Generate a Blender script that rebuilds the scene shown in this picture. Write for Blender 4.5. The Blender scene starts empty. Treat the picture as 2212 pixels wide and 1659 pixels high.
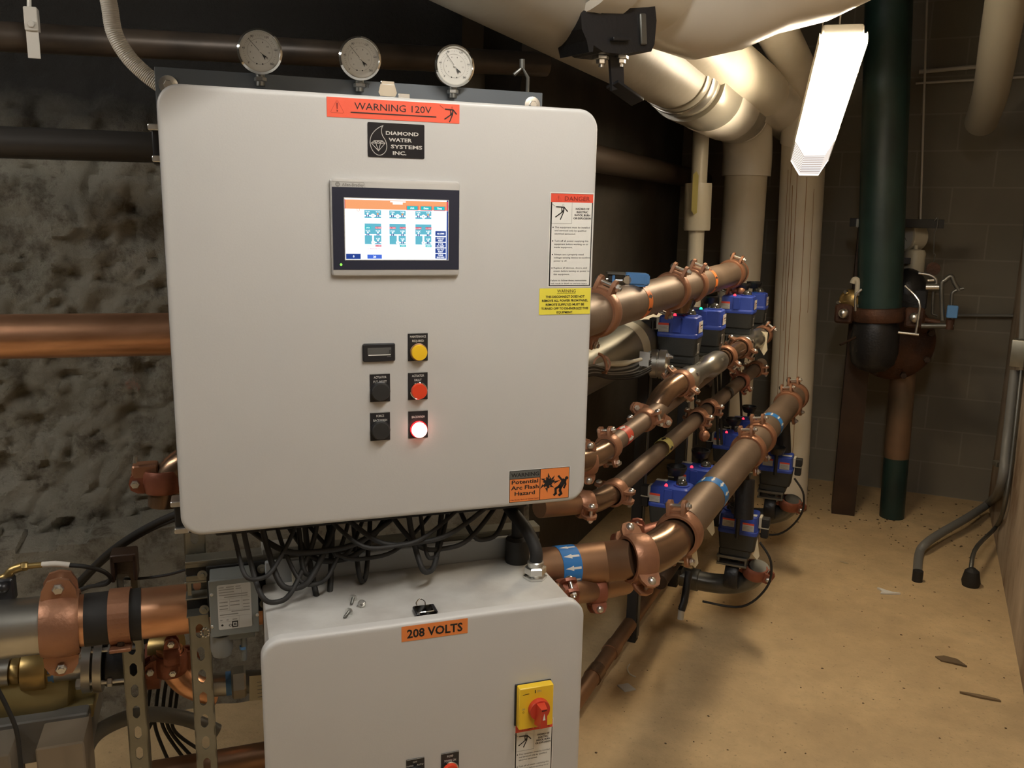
import bpy, bmesh, math, random
import numpy as np
from mathutils import Vector, Matrix, noise
random.seed(7)
SC = bpy.context.scene
COL = SC.collection
V = Vector

# ------------------------------------------------------------------ camera
FPX, CX, CY, CAMH = 1850.0, 1106.0, 829.5, 1.6
_d = np.array([921-1106, 10200-829.5, FPX]); _d /= np.linalg.norm(_d)
_r = np.array([1965-1106, 485-829.5, FPX]); _r -= _d*(_r@_d); _r /= np.linalg.norm(_r)
MW = np.array([np.cross(_r, -_d), _r, -_d])          # camera (x right, y down, z forward) to world
CC = np.array([0, 0, CAMH])
cam = bpy.data.cameras.new('camera'); cam.sensor_fit = 'HORIZONTAL'; cam.sensor_width = 36
cam.lens = 36*FPX/2212; cam.clip_start = .02
camo = bpy.data.objects.new('camera', cam); COL.objects.link(camo)
camo.matrix_world = Matrix([[MW[i][0], -MW[i][1], -MW[i][2], CC[i]] for i in range(3)]+[[0, 0, 0, 1]])
SC.camera = camo

# ------------------------------------------------------------------ world, exposure
w = bpy.data.worlds.new('world'); SC.world = w; w.use_nodes = True
w.node_tree.nodes['Background'].inputs[0].default_value = (.9, .85, .75, 1)
w.node_tree.nodes['Background'].inputs[1].default_value = .012
SC.view_settings.view_transform = 'Standard'; SC.view_settings.look = 'None'
SC.view_settings.gamma = 1; SC.view_settings.use_curve_mapping = False
SC.view_settings.exposure = 0.0
LAMP_NEAR, LAMP_FAR, LAMP_E = None, None, 44.0        # far lamp: emission of its lens
LAMP3_E = 48.0
LAMP2_E = 44.0                                         # the lamp behind the photographer
WARM = (1.0, .80, .55)

def ray(x, y): return MW@(np.array([x-CX, y-CY, FPX])/FPX)
def P(x, y, z): return V(CC+ray(x, y)*z)               # point at a pixel of the photo and a depth in metres
def onp(x, y, n, c):
    v = ray(x, y); return V(CC+v*((c-n@CC)/(n@v)))
def PX(x, y, c): return onp(x, y, np.array([1., 0, 0]), c)
def PY(x, y, c): return onp(x, y, np.array([0, 1., 0]), c)
def PZ(x, y, c): return onp(x, y, np.array([0, 0, 1.]), c)

# panel frame (both cabinets share its direction)
YAW = math.radians(46.89)
PT = V((math.sin(YAW), math.cos(YAW), 0)); PU = V((0, 0, 1)); PNV = PT.cross(PU)
PC = V((-.8269, 1.3184, 1.4145))
_n = np.array(PNV)
def PN(x, y, s): return onp(x, y, _n, float(PNV.dot(PC))+s)
def uv(x, y, s=0):
    q = PN(x, y, s)-PC; return q.dot(PT), q.dot(PU)
def fr(o, x, y):
    x = V(x).normalized(); z = x.cross(V(y)).normalized(); y = z.cross(x)
    return Matrix([[x[i], y[i], z[i], o[i]] for i in range(3)]+[[0, 0, 0, 1]])
def pfr(u, v, s): return fr(PC+PT*u+PU*v+PNV*s, PT, PU)
def W3(u, v, s): return PC+PT*u+PU*v+PNV*s
def axfr(p, ax, ref=(0, 0, 1)):                         # z along ax
    z = V(ax).normalized(); r = V(ref)
    if abs(z.dot(r.normalized())) > .95: r = V((1, 0, 0))
    x = r.cross(z).normalized(); y = z.cross(x)
    return Matrix([[x[i], y[i], z[i], p[i]] for i in range(3)]+[[0, 0, 0, 1]])

# ------------------------------------------------------------------ materials
def mat(name, col, rough=.5, metal=0., var=None, bump=None, emit=None, spec=.5, coat=0, alpha=None, trans=0):
    m = bpy.data.materials.new(name); m.use_nodes = True
    nt = m.node_tree; b = nt.nodes['Principled BSDF']; L = nt.links
    b.inputs['Base Color'].default_value = (*col, 1); b.inputs['Roughness'].default_value = rough
    b.inputs['Metallic'].default_value = metal; b.inputs['Specular IOR Level'].default_value = spec
    b.inputs['Coat Weight'].default_value = coat; b.inputs['Transmission Weight'].default_value = trans
    tc = nt.nodes.new('ShaderNodeTexCoord')
    if var:
        c2, sc, det = var[:3]; mp = nt.nodes.new('ShaderNodeMapping'); L.new(tc.outputs['Object'], mp.inputs[0])
        if len(var) > 3: mp.inputs['Scale'].default_value = var[3]
        n = nt.nodes.new('ShaderNodeTexNoise'); n.inputs['Scale'].default_value = sc; n.inputs['Detail'].default_value = det
        L.new(mp.outputs[0], n.inputs['Vector'])
        r = nt.nodes.new('ShaderNodeValToRGB'); r.color_ramp.elements[0].position = .35; r.color_ramp.elements[1].position = .68
        r.color_ramp.elements[0].color = (*col, 1); r.color_ramp.elements[1].color = (*c2, 1)
        L.new(n.outputs['Fac'], r.inputs[0]); L.new(r.outputs[0], b.inputs['Base Color'])
    if bump:
        n2 = nt.nodes.new('ShaderNodeTexNoise'); n2.inputs['Scale'].default_value = bump[0]; n2.inputs['Detail'].default_value = 6
        L.new(tc.outputs['Object'], n2.inputs['Vector'])
        bp = nt.nodes.new('ShaderNodeBump'); bp.inputs['Strength'].default_value = bump[1]; bp.inputs['Distance'].default_value = .01
        L.new(n2.outputs['Fac'], bp.inputs['Height']); L.new(bp.outputs[0], b.inputs['Normal'])
    if emit:
        b.inputs['Emission Color'].default_value = (*emit[0], 1); b.inputs['Emission Strength'].default_value = emit[1]
    return m

CAB = mat('cabinet_grey_paint', (.56, .55, .53), .38, var=((.54, .53, .51), 3, 2), bump=(350, .03))
CABT = mat('dusty_cabinet_top', (.55, .54, .51), .55, var=((.40, .38, .35), 9, 5), bump=(200, .05))
GASK = mat('black_gasket', (.02, .02, .022), .6)
PLATE = mat('slate_back_plate', (.105, .12, .135), .45, var=((.085, .10, .115), 4, 3))
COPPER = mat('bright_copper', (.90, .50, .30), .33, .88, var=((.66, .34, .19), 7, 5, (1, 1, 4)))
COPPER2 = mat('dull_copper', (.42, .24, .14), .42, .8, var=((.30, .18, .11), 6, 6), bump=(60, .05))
AGED = mat('aged_brown_copper', (.27, .195, .14), .48, .55, var=((.19, .135, .095), 5, 7), bump=(50, .04))
BRONZE = mat('polished_bronze_elbow', (.29, .18, .11), .26, .75, var=((.21, .13, .08), 5, 4))
COUP = mat('copper_painted_casting', (.42, .21, .12), .42, .5, var=((.32, .15, .085), 14, 5), bump=(120, .12))
COUPD = mat('brown_painted_casting', (.34, .12, .07), .42, .4, var=((.25, .085, .05), 12, 5), bump=(120, .12))
ZINC = mat('zinc_plated_steel', (.72, .71, .68), .28, .95)
STEEL = mat('brushed_stainless_steel', (.60, .58, .52), .3, .95, var=((.48, .46, .41), 5, 5), bump=(40, .04))
DSTEEL = mat('dark_galvanised_steel', (.22, .22, .20), .4, .8, var=((.15, .15, .14), 8, 4))
STRUT = mat('galvanised_strut', (.33, .32, .27), .42, .75, var=((.24, .23, .19), 10, 4))
BLK = mat('black_plastic', (.018, .018, .02), .35)
BLKM = mat('black_matte_rubber', (.02, .019, .018), .65)
BLKC = mat('black_cast_iron', (.02, .02, .022), .38, .2, bump=(90, .15))
BLUE = mat('blue_powder_coat', (.035, .075, .42), .42, bump=(260, .08))
BLUEL = mat('light_blue_plastic', (.10, .26, .55), .35)
DGREY = mat('dark_grey_housing', (.035, .037, .035), .5, bump=(260, .08))
CHROME = mat('chrome', (.85, .84, .80), .08, 1.)
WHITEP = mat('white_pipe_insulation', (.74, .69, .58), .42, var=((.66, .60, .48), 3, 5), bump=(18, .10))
SHADEP = mat('shaded_pipe_insulation', (.40, .37, .31), .4, var=((.33, .30, .25), 3, 5), bump=(18, .1))  # white insulation darkened: the overhead pipe's shade is put into its colour
PVC = mat('glossy_pvc_jacket', (.80, .76, .68), .25, var=((.74, .70, .61), 3, 4), bump=(9, .08))
PVCP = mat('yellowed_pvc_pipe', (.70, .65, .52), .3)
SILVT = mat('grey_foil_band', (.36, .34, .28), .33, .35)
STAIN = mat('rust_run', (.30, .15, .05), .6)
BRASS = mat('dull_brass', (.50, .36, .14), .38, .85, var=((.36, .25, .10), 8, 4))
PUMPB = mat('brass_painted_pump', (.40, .33, .15), .45, .4, var=((.30, .24, .10), 5, 4))
GREYP = mat('grey_machine_paint', (.22, .215, .20), .45, .1, var=((.16, .155, .145), 6, 4))
COND = mat('grey_flexible_conduit', (.20, .20, .19), .45)
FLEXW = mat('pale_flexible_conduit', (.66, .62, .55), .38)
GREENP = mat('green_painted_pipe', (.018, .048, .043), .42, .0, var=((.010, .026, .025), 5, 6), bump=(50, .1))  # paint darkened: the riser's backlit shade is put into its colour
RUST = mat('rusty_iron', (.10, .04, .018), .6, .2, var=((.04, .018, .011), 10, 6), bump=(80, .3))
DBROWN = mat('dark_brown_steel', (.06, .035, .022), .5, .3, var=((.035, .02, .015), 6, 5))
RUSTP = mat('tan_rusted_pipe', (.24, .14, .08), .5, .2, var=((.12, .09, .06), 4, 5))
LTBLK = mat('ink_black', (.012, .011, .011), .6)
DKRED = mat('ink_dark_red', (.25, .02, .012), .6)
RED = mat('label_red', (.78, .085, .045), .45)
REDO = mat('label_red_orange', (.90, .12, .06), .42)
ORNG = mat('label_orange', (.80, .24, .06), .5)
YEL = mat('label_yellow', (.83, .72, .07), .5)
PAPER = mat('label_white', (.78, .77, .72), .5)
PAPERG = mat('label_grey_white', (.52, .51, .48), .5)
TAG = mat('manila_tag', (.80, .72, .52), .6)
LGREY = mat('ink_grey', (.28, .27, .25), .5)
SILV = mat('silver_print', (.62, .60, .57), .35, .3)
NAVY = mat('glossy_dark_plate', (.012, .012, .016), .12)
BEZEL = mat('satin_aluminium_bezel', (.56, .55, .53), .38, .35)
BEZB = mat('dark_screen_border', (.022, .025, .045), .3)
TAPEB = mat('tape_blue', (.03, .20, .55), .4)
TAPEO = mat('tape_orange', (.85, .22, .04), .45)
TAPER = mat('tape_red', (.62, .08, .04), .45)
TAPEY = mat('tape_yellow', (.55, .48, .16), .45)
BTNY = mat('button_yellow', (.90, .55, .02), .35)
BTNR = mat('button_red', (.75, .06, .02), .35)
BTNL = mat('button_lit', (1, .3, .25), .3, emit=((1, .42, .35), 6))
BTNRING = mat('button_lit_ring', (.9, .02, .02), .3, emit=((1, .01, .02), 1.3))
LEDR = mat('led_red', (1, .05, .05), .3, emit=((1, .015, .03), 5))
LEDG = mat('led_green', (.05, 1, .3), .3, emit=((.01, 1, .25), 4))
SWY = mat('switch_yellow', (.88, .58, .03), .35)
SWR = mat('switch_red', (.55, .05, .025), .32)
GAUGEF = mat('gauge_face', (.56, .54, .49), .4)
DOME = mat('smoked_dome', (.05, .05, .045), .06, .0, spec=.9, coat=.6)
PLUGW = mat('white_plug', (.62, .58, .46), .4)
def em(name, c, s=1.0): return mat(name, (.0, .0, .0), .4, emit=(c, s))
S_W = em('screen_white', (.93, .96, 1), 1.35); S_O = em('screen_orange', (1, .40, .17), .95); S_T = em('screen_teal', (.13, .52, .66), .95)
S_B = em('screen_teal_button', (.01, .55, .58), 1); S_N = em('screen_navy', (.01, .05, .28), 1); S_D = em('screen_dark_blue', (.01, .05, .35), .9)
S_R = em('screen_red', (.75, .04, .10), 1); S_L = em('screen_blue', (.06, .16, .72), 1)

# ------------------------------------------------------------------ mesh builder
_txt = {}
def text_geo(s, bold):
    k = (s, bold)
    if k not in _txt:
        cu = bpy.data.curves.new('t', 'FONT'); cu.body = s; cu.size = 1; cu.resolution_u = 2
        if bold: cu.offset = .026
        o = bpy.data.objects.new('t', cu); COL.objects.link(o); bpy.context.view_layer.update()
        me = bpy.data.meshes.new_from_object(o.evaluated_get(bpy.context.evaluated_depsgraph_get()))
        vs = [(v.co.x, v.co.y) for v in me.vertices]; fs = [tuple(p.vertices) for p in me.polygons]
        bpy.data.objects.remove(o); bpy.data.curves.remove(cu); bpy.data.meshes.remove(me)
        _txt[k] = (vs, fs)
    return _txt[k]
def rrect(w, h, r, n=6, inset=0):
    w -= 2*inset; h -= 2*inset; r = max(r-inset, .0002); o = []
    for cx, cy, a0 in ((w/2-r, h/2-r, 0), (-w/2+r, h/2-r, 90), (-w/2+r, -h/2+r, 180), (w/2-r, -h/2+r, 270)):
        for i in range(n+1):
            a = math.radians(a0+90*i/n); o.append((cx+r*math.cos(a), cy+r*math.sin(a)))
    return o
class MB:
    def __init__(s): s.v = []; s.f = []; s.m = []; s.s = []; s.mats = []
    def add(s, vs, fs, m, smooth=False):
        if m not in s.mats: s.mats.append(m)
        k = s.mats.index(m); b = len(s.v); s.v += [V(v) for v in vs]
        for f in fs: s.f.append([b+i for i in f]); s.m.append(k); s.s.append(smooth)
        return s
    def rings(s, rs, m, caps=(True, True), smooth=True, closed=False):
        n = len(rs[0]); vs = [p for r in rs for p in r]; fs = []
        for i in range(len(rs)-(0 if closed else 1)):
            j = (i+1) % len(rs)
            for k in range(n): fs.append((i*n+k, i*n+(k+1) % n, j*n+(k+1) % n, j*n+k))
        if not closed:
            if caps[0]: fs.append(tuple(reversed(range(n))))
            if caps[1]: fs.append(tuple(range((len(rs)-1)*n, len(rs)*n)))
        return s.add(vs, fs, m, smooth)
    def loft(s, F, prof, m, caps=(True, True), smooth=False):    # prof: [(outline2d, z)]
        return s.rings([[F@V((x, y, z)) for x, y in o] for o, z in prof], m, caps, smooth)
    def prism(s, F, pts, z0, z1, m, smooth=False):
        return s.loft(F, [(pts, z0), (pts, z1)], m, smooth=smooth)
    def poly(s, F, pts, z, m): return s.add([F@V((x, y, z)) for x, y in pts], [tuple(range(len(pts)))], m)
    def rect(s, F, x0, y0, x1, y1, z, m): return s.poly(F, [(x0, y0), (x1, y0), (x1, y1), (x0, y1)], z, m)
    def line(s, F, pts, w, z, m):
        for (a, b), (c, d) in zip(pts, pts[1:]):
            t = V((c-a, d-b)); L = t.length
            if L < 1e-9: continue
            t /= L; n = V((-t.y, t.x))*w/2; e = t*w*.35
            s.poly(F, [(a-e.x-n.x, b-e.y-n.y), (c+e.x-n.x, d+e.y-n.y), (c+e.x+n.x, d+e.y+n.y), (a-e.x+n.x, b-e.y+n.y)], z, m)
        return s
    def disc(s, F, x, y, r, z, m, n=20): return s.poly(F, [(x+r*math.cos(2*math.pi*i/n), y+r*math.sin(2*math.pi*i/n)) for i in range(n)], z, m)
    def ringf(s, F, x, y, r, w, z, m, n=20): return s.line(F, [(x+r*math.cos(2*math.pi*i/n), y+r*math.sin(2*math.pi*i/n)) for i in range(n+1)], w, z, m)
    def box(s, F, x0, x1, y0, y1, z0, z1, m, b=0):
        w, h, d = x1-x0, y1-y0, z1-z0; b = min(b, w*.45, h*.45, d*.45)
        G = F@Matrix.Translation(((x0+x1)/2, (y0+y1)/2, 0))
        if b <= 0: return s.prism(G, [(w/2, h/2), (-w/2, h/2), (-w/2, -h/2), (w/2, -h/2)], z0, z1, m)
        o0 = rrect(w, h, b, 2, b*.6); o1 = rrect(w, h, b, 2)
        return s.loft(G, [(o0, z0), (o1, z0+b*.6), (o1, z1-b*.6), (o0, z1)], m, smooth=True)
    def tube(s, pts, r, m, seg=16, caps=True, sub=0):
        pts = [V(p) for p in pts]
        if sub: pts = smooth_path(pts, sub)
        R = r if isinstance(r, (list, tuple)) else [r]*len(pts)
        if len(R) != len(pts): R = [R[min(len(R)-1, int(i*len(R)/len(pts)))] for i in range(len(pts))]
        t0 = (pts[1]-pts[0]).normalized(); x = t0.orthogonal().normalized(); rs = []
        for i, p in enumerate(pts):
            t = (pts[min(i+1, len(pts)-1)]-pts[max(i-1, 0)]).normalized()
            x = (x-t*x.dot(t)).normalized(); y = t.cross(x)
            rs.append([p+(x*math.cos(2*math.pi*k/seg)+y*math.sin(2*math.pi*k/seg))*R[i] for k in range(seg)])
        return s.rings(rs, m, (caps, caps))
    def lathe(s, F, prof, m, seg=28, caps=(True, True)):           # prof [(r,z)]
        return s.rings([[F@V((max(r, 1e-5)*math.cos(2*math.pi*k/seg), max(r, 1e-5)*math.sin(2*math.pi*k/seg), z)) for k in range(seg)] for r, z in prof], m, caps)
    def cyl(s, a, b, r, m, seg=24): a = V(a); b = V(b); return s.lathe(axfr(a, b-a), [(r, 0), (r, (b-a).length)], m, seg)
    def hexnut(s, a, ax, r, h, m): return s.lathe(axfr(a, ax), [(r*.85, 0), (r, h*.15), (r, h*.85), (r*.85, h)], m, 6)
    def sphere(s, F, r, m, seg=20, z0=-1, n=10, sz=1):
        a0 = math.asin(z0); return s.lathe(F, [(r*math.cos(a0+(math.pi/2-a0)*i/n), sz*r*math.sin(a0+(math.pi/2-a0)*i/n)) for i in range(n+1)], m, seg)
    def txt(s, F, t, x, y, h, m, al='l', w=None, bold=False, z=.0004, sq=1):
        vs, fs = text_geo(t, bold)
        if not vs: return s
        x0 = min(a for a, b in vs); x1 = max(a for a, b in vs); k = h/.72
        kx = w/(x1-x0) if w else k*sq; W = (x1-x0)*kx
        ox = x-x0*kx-(W/2 if al == 'c' else W if al == 'r' else 0)
        return s.add([F@V((ox+a*kx, y+b*k, z)) for a, b in vs], fs, m)
    def build(s, name, parent=None, label=None, cat=None, group=None, kind=None):
        me = bpy.data.meshes.new(name)
        mn = V([min(v[i] for v in s.v) for i in range(3)]); mx = V([max(v[i] for v in s.v) for i in range(3)])
        o3 = (mn+mx)/2
        if parent is None: o3.z = mn.z
        me.from_pydata([v-o3 for v in s.v], [], s.f)
        for m in s.mats: me.materials.append(m)
        me.polygons.foreach_set('material_index', s.m); me.polygons.foreach_set('use_smooth', s.s)
        me.update()
        if any(s.s): me.set_sharp_from_angle(angle=math.radians(38))
        o = bpy.data.objects.new(name, me); COL.objects.link(o)
        WL[o.name] = o3; o.location = o3
        if parent is not None: o.parent = parent; o.location = o3-WL[parent.name]
        tag(o, label, cat, group, kind); return o
WL = {}
def tag(o, label=None, cat=None, group=None, kind=None):
    if label: o['label'] = label
    if cat: o['category'] = cat
    if group: o['group'] = group
    if kind: o['kind'] = kind
    return o
def thing(name, loc, label, cat, group=None):
    o = bpy.data.objects.new(name, None); COL.objects.link(o); o.location = loc; o.empty_display_size = .05
    WL[o.name] = V(loc); return tag(o, label, cat, group)
def dup(root, loc, rz=0, label=None, group=None):
    def cp(o, par):
        c = o.copy(); COL.objects.link(c); c.parent = par
        for ch in o.children: cp(ch, c)
        return c
    r = cp(root, None); r.location = loc; r.rotation_euler = (0, 0, rz); WL[r.name] = V(loc)
    if label: r['label'] = label
    if group: r['group'] = group
    return r
def smooth_path(p, sub):
    o = []
    for i in range(len(p)-1):
        a = p[max(i-1, 0)]; b = p[i]; c = p[i+1]; d = p[min(i+2, len(p)-1)]
        for k in range(sub):
            t = k/sub
            o.append(.5*((2*b)+(c-a)*t+(2*a-5*b+4*c-d)*t*t+(3*b-a-3*c+d)*t*t*t))
    return o+[p[-1]]
def arc(p0, corner, p1, n=8):                                   # quadratic bend
    p0, corner, p1 = V(p0), V(corner), V(p1)
    return [p0*(1-t)**2+corner*2*t*(1-t)+p1*t*t for t in [i/n for i in range(n+1)]]

# ================================================================== room shell
def nodes_mat(name, rough=.85):
    m = bpy.data.materials.new(name); m.use_nodes = True; nt = m.node_tree
    b = nt.nodes['Principled BSDF']; b.inputs['Roughness'].default_value = rough
    return m, nt, b, nt.links
def N(nt, t, **k):
    n = nt.nodes.new(t)
    for a, v in k.items():
        if a in n.inputs.keys(): n.inputs[a].default_value = v
        else: setattr(n, a, v)
    return n
def ramp(nt, fac, stops):
    r = nt.nodes.new('ShaderNodeValToRGB'); e = r.color_ramp.elements
    while len(e) < len(stops): e.new(.5)
    for i, (p, c) in enumerate(stops): e[i].position = p; e[i].color = (*c, 1)
    nt.links.new(fac, r.inputs[0]); return r.outputs[0]
def mix(nt, f, a, b, mode='MIX'):
    x = nt.nodes.new('ShaderNodeMix'); x.data_type = 'RGBA'; x.blend_type = mode
    for k, v in ((0, f), (6, a), (7, b)):
        if hasattr(v, 'links'): nt.links.new(v, x.inputs[k])
        else: x.inputs[k].default_value = v if k == 0 else (*v, 1)
    return x.outputs[2]
def mth(nt, op, a, b):
    n = nt.nodes.new('ShaderNodeMath'); n.operation = op
    for i, v in enumerate((a, b)):
        if hasattr(v, 'links'): nt.links.new(v, n.inputs[i])
        else: n.inputs[i].default_value = v
    return n.outputs[0]
def bump(nt, b, h, st, dist=.01, prev=None):
    n = nt.nodes.new('ShaderNodeBump'); n.inputs['Strength'].default_value = st; n.inputs['Distance'].default_value = dist
    nt.links.new(h, n.inputs['Height'])
    if prev: nt.links.new(prev, n.inputs['Normal'])
    nt.links.new(n.outputs[0], b.inputs['Normal']); return n.outputs[0]

# floor: dusty tan concrete
m, nt, b, L = nodes_mat('dusty_tan_concrete', .75); g = N(nt, 'ShaderNodeNewGeometry')
n1 = N(nt, 'ShaderNodeTexNoise', Scale=1.6, Detail=7, Roughness=.62); n2 = N(nt, 'ShaderNodeTexNoise', Scale=9, Detail=8, Roughness=.7)
n3 = N(nt, 'ShaderNodeTexNoise', Scale=70, Detail=4); v1 = N(nt, 'ShaderNodeTexVoronoi', Scale=26)
for n in (n1, n2, n3, v1): L.new(g.outputs['Position'], n.inputs['Vector'])
c = ramp(nt, n1.outputs[0], [(.3, (.50, .36, .195)), (.55, (.66, .48, .26)), (.75, (.76, .565, .32))])
c = mix(nt, ramp(nt, n2.outputs[0], [(.40, (0, 0, 0)), (.75, (.55, .55, .55))]), c, (.40, .29, .165))
c = mix(nt, ramp(nt, n3.outputs[0], [(.62, (0, 0, 0)), (.74, (.5, .5, .5))]), c, (.22, .16, .10))
c = mix(nt, ramp(nt, v1.outputs['Distance'], [(.0, (.6, .6, .6)), (.07, (0, 0, 0))]), c, (.2, .15, .09))
L.new(c, b.inputs['Base Color']); bump(nt, b, n2.outputs[0], .35, .02, bump(nt, b, n3.outputs[0], .2, .004))
FLOOR = m
fb = MB(); fb.add([(-5, -2.2, 0), (1.6, -2.2, 0), (1.6, 5.7, 0), (-5, 5.7, 0)], [(0, 1, 2, 3)], FLOOR)
fb.build('floor', kind='structure')

# back wall of painted concrete block, courses of 0.2 m
m, nt, b, L = nodes_mat('grey_block_wall', .7); g = N(nt, 'ShaderNodeNewGeometry'); sp = N(nt, 'ShaderNodeSeparateXYZ'); cb = N(nt, 'ShaderNodeCombineXYZ')
L.new(g.outputs['Position'], sp.inputs[0]); L.new(sp.outputs[0], cb.inputs[0]); L.new(sp.outputs[2], cb.inputs[1])
br = N(nt, 'ShaderNodeTexBrick', Scale=1.0); br.offset = .5
br.inputs['Mortar Size'].default_value = .005; br.inputs['Mortar Smooth'].default_value = .3
br.inputs['Brick Width'].default_value = .4; br.inputs['Row Height'].default_value = .2
br.inputs['Color1'].default_value = (.235, .21, .165, 1); br.inputs['Color2'].default_value = (.215, .195, .152, 1); br.inputs['Mortar'].default_value = (.29, .265, .21, 1)
L.new(cb.outputs[0], br.inputs['Vector']); n1 = N(nt, 'ShaderNodeTexNoise', Scale=45, Detail=6); n2 = N(nt, 'ShaderNodeTexNoise', Scale=2.5, Detail=6)
L.new(g.outputs['Position'], n1.inputs['Vector']); L.new(g.outputs['Position'], n2.inputs['Vector'])
c = mix(nt, ramp(nt, n2.outputs[0], [(.45, (0, 0, 0)), (.8, (.5, .5, .5))]), br.outputs[0], (.16, .14, .11)); L.new(c, b.inputs['Base Color'])
bump(nt, b, br.outputs['Fac'], -.25, .006, bump(nt, b, n1.outputs[0], .25, .004))
BLOCK = m
m, nt, b, L = nodes_mat('stained_concrete', .8); g = N(nt, 'ShaderNodeNewGeometry')
n1 = N(nt, 'ShaderNodeTexNoise', Scale=3, Detail=8, Roughness=.65); n2 = N(nt, 'ShaderNodeTexNoise', Scale=30, Detail=6)
mp = N(nt, 'ShaderNodeMapping'); mp.inputs['Scale'].default_value = (1, 1.2, .6); mp.inputs['Rotation'].default_value = (.35, 0, 0)
L.new(g.outputs['Position'], mp.inputs[0]); L.new(mp.outputs[0], n1.inputs['Vector']); L.new(g.outputs['Position'], n2.inputs['Vector'])
c = ramp(nt, n1.outputs[0], [(.33, (.22, .14, .085)), (.46, (.42, .34, .25)), (.68, (.60, .51, .40))]); L.new(c, b.inputs['Base Color'])
bump(nt, b, n1.outputs[0], .5, .02, bump(nt, b, n2.outputs[0], .4, .006)); WALLR = m
DARKW = mat('dark_foundation_wall', (.075, .065, .052), .85, var=((.045, .04, .033), 3, 6), bump=(25, .3))
DARKC = mat('dark_ceiling', (.035, .033, .03), .9)
wall = MB(); wall.add([(-2, 5.53, 0), (1.2, 5.53, 0), (1.2, 5.53, 3), (-2, 5.53, 3)], [(0, 1, 2, 3)], BLOCK); wall.build('wall_back', kind='structure')
wr = MB(); wa_, wb_ = (.397, -2.0), (.575, 5.53)                    # right wall, a few degrees off the aisle
wr.add([(wa_[0], wa_[1], 0), (wb_[0], wb_[1], 0), (wb_[0], wb_[1], 3), (wa_[0], wa_[1], 3)], [(0, 1, 2, 3)], WALLR); wr.build('wall_right', kind='structure')
def wallr_x(y): return wa_[0]+(wb_[0]-wa_[0])*(y-wa_[1])/(wb_[1]-wa_[1])
ex = MB(); F = axfr((0, 0, 0), (0, 0, 1))
ex.add([(-1.35, 2.55, 0), (-1.35, 5.53, 0), (-1.35, 5.53, 3), (-1.35, 2.55, 3)], [(0, 1, 2, 3)], DARKW); ex.build('wall_left', kind='structure')
cl = MB(); cl.add([(-5, -2.2, 2.95), (1.6, -2.2, 2.95), (1.6, 5.7, 2.95), (-5, 5.7, 2.95)], [(0, 1, 2, 3)], DARKC); cl.build('ceiling', kind='structure')
rb = MB(); rb.add([(-5, -2.2, 0), (.5, -2.2, 0), (.5, -2.2, 2.95), (-5, -2.2, 2.95)], [(0, 1, 2, 3)], DARKW); rb.build('wall_rear', kind='structure')

# rough rock face behind the cabinets, parallel to them
m, nt, b, L = nodes_mat('rough_stone_rubble', .9); g = N(nt, 'ShaderNodeNewGeometry')
n1 = N(nt, 'ShaderNodeTexNoise', Scale=2.2, Detail=9, Roughness=.7); n2 = N(nt, 'ShaderNodeTexNoise', Scale=11, Detail=9, Roughness=.72); n3 = N(nt, 'ShaderNodeTexVoronoi', Scale=22)
for n in (n1, n2, n3): L.new(g.outputs['Position'], n.inputs['Vector'])
c = ramp(nt, n1.outputs[0], [(.35, (.34, .32, .255)), (.6, (.46, .43, .35))])
c = mix(nt, ramp(nt, n2.outputs[0], [(.36, (.8, .8, .8)), (.50, (0, 0, 0))]), c, (.15, .125, .095))
rs = PN(283, 838, -1.25); dv = N(nt, 'ShaderNodeVectorMath', operation='DISTANCE'); L.new(g.outputs['Position'], dv.inputs[0]); dv.inputs[1].default_value = rs
ad = N(nt, 'ShaderNodeMath', operation='ADD'); L.new(dv.outputs['Value'], ad.inputs[0]); mm = N(nt, 'ShaderNodeMath', operation='MULTIPLY'); L.new(n2.outputs[0], mm.inputs[0]); mm.inputs[1].default_value = -.14; L.new(mm.outputs[0], ad.inputs[1])
c = mix(nt, ramp(nt, ad.outputs[0], [(.0, (.75, .75, .75)), (.02, (0, 0, 0))]), c, (.55, .17, .12))
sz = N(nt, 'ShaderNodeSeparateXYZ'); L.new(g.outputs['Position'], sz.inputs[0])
c = mix(nt, ramp(nt, mth(nt, 'ADD', mth(nt, 'MULTIPLY', sz.outputs[2], .25), mth(nt, 'MULTIPLY', n1.outputs[0], .06)), [(.46, (0, 0, 0)), (.51, (1, 1, 1))]), c, (.030, .028, .025))  # dark smooth upper band; shade from overhead pipes is put into its colour
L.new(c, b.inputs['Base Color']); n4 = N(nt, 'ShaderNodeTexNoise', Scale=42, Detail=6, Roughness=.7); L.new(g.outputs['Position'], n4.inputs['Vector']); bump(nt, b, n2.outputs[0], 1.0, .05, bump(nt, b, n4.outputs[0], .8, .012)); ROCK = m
rk = MB(); NX, NZ = 330, 230; vs = []; fs = []
for j in range(NZ+1):
    for i in range(NX+1):
        u = -2.6+3.3*i/NX; z = 2.95*j/NZ; p = W3(u, 0, -1.32); p.z = z
        q = V((u, z*1.2, 3.1)); h = noise.fractal(q*1.3, .9, 2.1, 4)*.06+noise.fractal(q*5, .8, 2.2, 5)*.026
        h += -.045*max(0, noise.noise(q*12))-.03*max(0, noise.noise(q*26))
        if z > 1.85: h *= max(.15, 1-(z-1.85)*3); h += -.05*min(1, (z-1.85)*8)
        if z < .62+.05*noise.noise(V((u*3, 0, 0))): h = h*.25+.13
        vs.append(p+PNV*h)
for j in range(NZ):
    for i in range(NX): k = j*(NX+1)+i; fs.append((k, k+1, k+NX+2, k+NX+1))
rk.add(vs, fs, ROCK, True); rk.build('wall_rock', kind='structure')

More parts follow.
